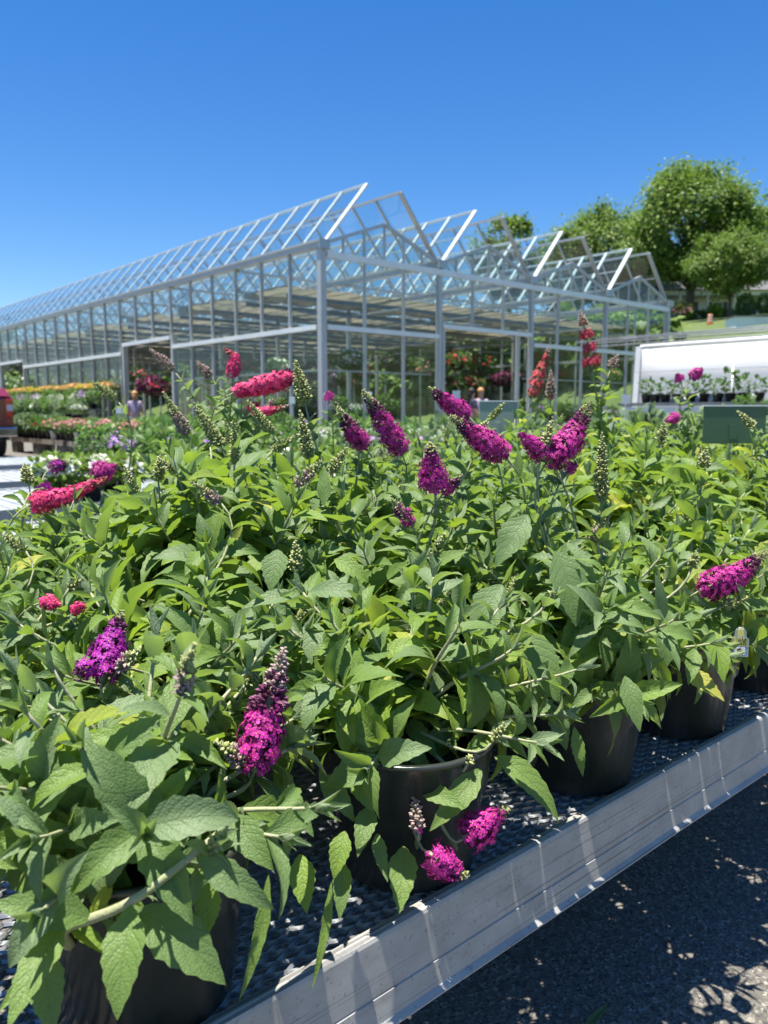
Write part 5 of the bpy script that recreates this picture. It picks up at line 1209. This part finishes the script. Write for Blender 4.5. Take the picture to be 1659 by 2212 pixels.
# ------------------------------------------------------------------ signs and plant tags
def sign(label, px0, py0, px1, py1, F, matn):
    a, b = at(px0, py0, F), at(px1, py1, F); w_ = (Vector((b.x, b.y, 0))-Vector((a.x, a.y, 0))).length; h = a.z-b.z
    o = thing('sign_board', label, 'sign', (a.x, a.y, b.z), -HEAD)
    m = MB(); m.box((0, 0, 0), (w_, .006, h)); bo = m.build('board', M[matn], o, bevel=.0015)
    m = MB(); m.box((-.002, -.002, h+.0002), (w_+.002, .008, h+.005)); m.build('top_edge', M['whitepaint'], bo)
    m = MB(); m.box((w_*.42, -.006, h*.12), (w_*.54, -.0003, h*.50)); m.build('clip', M[matn], bo)
    m = MB(); m.box((w_*.465, .007, BZ-b.z), (w_*.485, .011, h*.8)); m.build('stake', M['steel'], o)
sign('pale grey green back of a sign board standing left of the coral spikes', 1036, 868, 1116, 958, 2.95, 'signgrey')
sign('dark green back of a sign board at the right edge, behind the bushes', 1521, 878, 1652, 958, 2.62, 'signgreen')
def tag_card(px, py, F, w_, h, label, tilt=0.2):
    p = at(px, py, F); o = thing('plant_tag', label, 'plant tag', p, -HEAD+tilt, 'white plant tags')
    m = MB(); m.box((-w_/2, 0, 0), (w_/2, .002, h)); m.build('card', M['tagwhite'], o)
    m = MB(); m.box((-.003, .0022, -.12), (.003, .005, h*.5)); m.build('stake', M['tagwhite'], o)
for i, (px, py, F, w_, h) in enumerate(((1352, 872, 6, .07, .07), (1318, 930, 3.2, .03, .04), (986, 864, 6, .07, .07), (707, 868, 9, .09, .10), (795, 866, 9, .09, .10), (257, 893, 12, .09, .11), (631, 872, 8, .06, .07))):
    tag_card(px, py, F, w_, h, ['white plant tag standing between the vegetable pots and the red spike', 'small white plant tag behind the forked magenta cluster', 'white plant tag beside the dark haired shopper', 'white plant tag in front of the greenhouse corner post', 'white plant tag right of the greenhouse corner post', 'leaning white plant tag above the pink flowers', 'white plant tag behind the tall green bud spike'][i], (.3, -.2, .5, .1, -.3, .6, 0)[i])
def pot_tag():
    p = at(1597, 1418, 1.41); o = thing('plant_label', 'yellow and white plant label with a round top stuck inside the front pot', 'plant tag', (p.x, p.y, p.z), -HEAD-.25)
    w_, h = .030, .052; m = MB(); r = .0105
    out = [(-w_/2, 0), (w_/2, 0), (w_/2, h*.66), (w_/2-.004, h*.72)]
    for k in range(9): out.append((r*math.cos(-.35+k*.48), h*.86+r*math.sin(-.35+k*.48)))
    out += [(-w_/2+.004, h*.72), (-w_/2, h*.66)]
    n = len(out); vs = [(x, 0, z) for x, z in out]+[(x, .0012, z) for x, z in out]
    m.add(vs, [tuple(range(n)), tuple(range(2*n-1, n-1, -1))]+[(k, n+k, n+(k+1) % n, (k+1) % n) for k in range(n)]); c = m.build('card', M['tagwhite'], o)
    m = MB(); m.box((-w_/2+.002, -.0006, h*.38), (w_/2-.002, -.0001, h*.68)); m.build('yellow_band', M['tagyellow'], c)
    m = MB(); m.lathe([(.0075, 0), (.0075, .0004)], 14, top=True); d = m.build('yellow_disc', M['tagyellow'], c); d.rotation_euler = (rad(90), 0, 0); d.location = (0, -.0002, h*.86)
    m = MB(); m.box((-w_/2+.002, -.0006, .002), (w_/2-.002, -.0001, h*.36)); m.build('blue_panel', M['tagblue'], c)
    m = MB(); m.box((-.009, -.0012, .004), (.009, -.0007, h*.33)); m.build('white_panel', M['tagwhite'], c)
    m = MB(); m.box((-.002, -.0018, .007), (.002, -.0013, .016)); m.ball((-.0028, -.0016, .0125), .0024, 8, (1, .2, 1)); m.ball((.0026, -.0016, .0095), .0022, 8, (1, .2, 1)); m.build('emblem', M['ink'], c)
    for (tx, z, s) in (('ple', h*.55, .0095), ('sh', h*.42, .0095)):
        cu = bpy.data.curves.new('lettering', 'FONT'); cu.body = tx; cu.size = s*1.3; cu.align_x = 'RIGHT'; cu.extrude = .0002
        tmp = bpy.data.objects.new('lettering', cu); C.objects.link(tmp); bpy.context.view_layer.update()
        me = bpy.data.meshes.new_from_object(tmp.evaluated_get(bpy.context.evaluated_depsgraph_get())); bpy.data.objects.remove(tmp)
        me.materials.clear(); me.materials.append(M['ink']); t = link('lettering', me, c); t.rotation_euler = (rad(90), 0, 0); t.location = (w_/2-.0045, -.0010, z)
pot_tag()
# ------------------------------------------------------------------ people, truck, fallen leaf
def person(label, px, py, F, face, hair, top, z0=0.0, hgt=1.68):
    p = at(px, py, F); o = thing('person', label, 'person', (p.x, p.y, z0), face); k = hgt/1.7
    def skin(name, V, E, m, par, root=0):
        me = bpy.data.meshes.new(name); me.from_pydata([(x*k, y*k, z*k) for x, y, z, r in V], E, []); me.materials.append(m)
        b = link(name, me, par); sk = b.modifiers.new('skin', 'SKIN'); sk.use_smooth_shade = True
        for i, v in enumerate(me.skin_vertices[0].data): v.radius = (V[i][3]*k, V[i][3]*k*.85); v.use_root = (i == root)
        su = b.modifiers.new('sub', 'SUBSURF'); su.levels = su.render_levels = 2; return b
    V = [(0, 0, .95, .14), (0, 0, 1.12, .125), (0, .01, 1.32, .15), (0, .0, 1.44, .07), (0, -.01, 1.50, .055), (0, -.03, 1.60, .088), (0, -.02, 1.67, .07)]
    E = [(0, 1), (1, 2), (2, 3), (3, 4), (4, 5), (5, 6)]
    for s in (-1, 1):
        n = len(V); V += [(s*.17, 0, 1.38, .055), (s*.23, .01, 1.12, .042), (s*.21, -.16, .98, .034), (s*.20, -.24, .96, .026), (s*.10, 0, .88, .09), (s*.11, -.02, .50, .06), (s*.11, .02, .09, .04), (s*.11, -.12, .04, .035)]
        E += [(2, n), (n, n+1), (n+1, n+2), (n+2, n+3), (0, n+4), (n+4, n+5), (n+5, n+6), (n+6, n+7)]
    b = skin('body', V, E, M['skin'], o)
    skin('shirt', [(0, 0, .93, .155), (0, 0, 1.12, .14), (0, .01, 1.32, .165), (0, 0, 1.42, .09), (-.17, 0, 1.38, .075), (-.225, .01, 1.16, .055), (.17, 0, 1.38, .075), (.225, .01, 1.16, .055)], [(0, 1), (1, 2), (2, 3), (2, 4), (4, 5), (2, 6), (6, 7)], M[top], o)
    skin('trousers', [(0, 0, .93, .15), (-.10, 0, .85, .10), (-.11, -.02, .5, .075), (-.11, .02, .1, .06), (.10, 0, .85, .10), (.11, -.02, .5, .075), (.11, .02, .1, .06)], [(0, 1), (1, 2), (2, 3), (0, 4), (4, 5), (5, 6)], M['denim'], o)
    h = MB(); h.ball((0, .012*k, 1.645*k), .105*k, 14, (.95, 1.0, 1.0)); h.ball((0, .075*k, 1.56*k), .085*k, 12, (.9, .6, 1.3)); h.build('hair', M[hair], o, True)
person('shopper with tied up reddish hair in a lilac top beside the side doorway', 292, 890, 25, 2.6, 'hairfair', 'shirt', hgt=1.72)
person('shopper with dark hair and a navy top in front of the doorway', 1019, 890, 22, 1.2, 'hairdark', 'shirtnavy', hgt=1.72)
person('shopper with sandy hair in a lilac top right of the dark haired shopper', 1038, 890, 22.4, -.6, 'hairfair', 'shirt', hgt=1.74)
def truck():
    p = at(34, 940, 18.9); o = thing('pickup_truck', 'dark red pickup truck parked beside the pallet tables, only its tail in view', 'truck', (p.x-1.97, p.y, 0))
    def prof(name, pts, x0, x1, m, bevel=.03):
        n = len(pts); mb = MB(); vs = [(x0, y, z) for y, z in pts]+[(x1, y, z) for y, z in pts]
        mb.add(vs, [tuple(range(n))[::-1], tuple(range(n, 2*n))]+[(k, (k+1) % n, n+(k+1) % n, n+k) for k in range(n)]); return mb.build(name, m, o, bevel=bevel)
    body = prof('body', [(0, .60), (0, 1.42), (.04, 1.46), (1.9, 1.46), (2.0, 1.46), (3.7, 1.42), (5.3, 1.30), (5.5, 1.05), (5.5, .5), (4.9, .45), (4.75, .72), (4.3, .85), (3.9, .72), (3.75, .45), (1.55, .45), (1.4, .72), (.98, .85), (.55, .72), (.42, .52)], 0, 1.95, M['carred'])
    prof('cab', [(1.95, 1.463), (2.15, 1.95), (3.2, 1.97), (3.95, 1.44)], .10, 1.85, M['carred'])
    prof('bed_cover', [(-.01, 1.47), (.35, 1.66), (1.6, 1.74), (1.9, 1.72), (1.9, 1.462), (.05, 1.462)], .05, 1.9, M['carred'])
    m = MB(); m.box((.2, -.012, .78), (1.75, -.002, 1.38)); tg = m.build('tailgate', M['carred'], o, bevel=.004)
    m = MB(); m.box((.8, -.05, 1.18), (1.15, -.013, 1.24)); m.build('handle', M['blackpot'], tg)
    for x in (.01, 1.78):
        m = MB(); m.box((x, -.035, .98), (x+.16, -.002, 1.40)); tl = m.build('tail_light', M['redlens'], o, bevel=.01)
        m = MB(); m.box((x+.015, -.042, 1.13), (x+.145, -.036, 1.27)); m.build('reversing_lens', M['clearlens'], tl)
    m = MB(); m.box((-.02, -.20, .52), (1.97, -.04, .74)); m.build('bumper', M['chrome'], o, bevel=.03)
    m = MB(); m.box((.3, -.02, .38), (1.65, .4, .515)); m.build('undertray', M['blackpot'], o)
    for y in (.98, 4.35):
        for x in (.02, 1.68):
            w_ = MB(); w_.lathe([(.22, 0), (.37, .02), (.40, .06), (.40, .2), (.37, .25), (.22, .26)], 28); wh = w_.build('wheel', M['tyre'], o, True); wh.rotation_euler = (0, rad(90), 0); wh.location = (x, y, .40)
            r = MB(); r.lathe([(.21, .05), (.20, .20), (.05, .22)], 20, top=True); r.build('rim', M['chrome'], wh, True)
    for x in (.095, 1.855):
        m = MB(); m.box((x-.006, 2.35, 1.5), (x+.006, 3.3, 1.88)); m.build('window', M['darkglass'], o)
truck()
def fallen_leaf():
    p = at(1262, 2289*.967+11, z=.012); LV = Leaves(); LV.add((0, 0, .004), (.9, -.1, .02), (0, 0, 1), .075, .26, -.25, .2, .15)
    o = link('fallen_leaf', LV.mesh('fallen_leaf', M['leaf'], 12, np.random.default_rng(5)), None, p); tag(o, 'single grey green leaf lying on the shaded asphalt', 'leaf')
fallen_leaf()
bpy.context.view_layer.update()
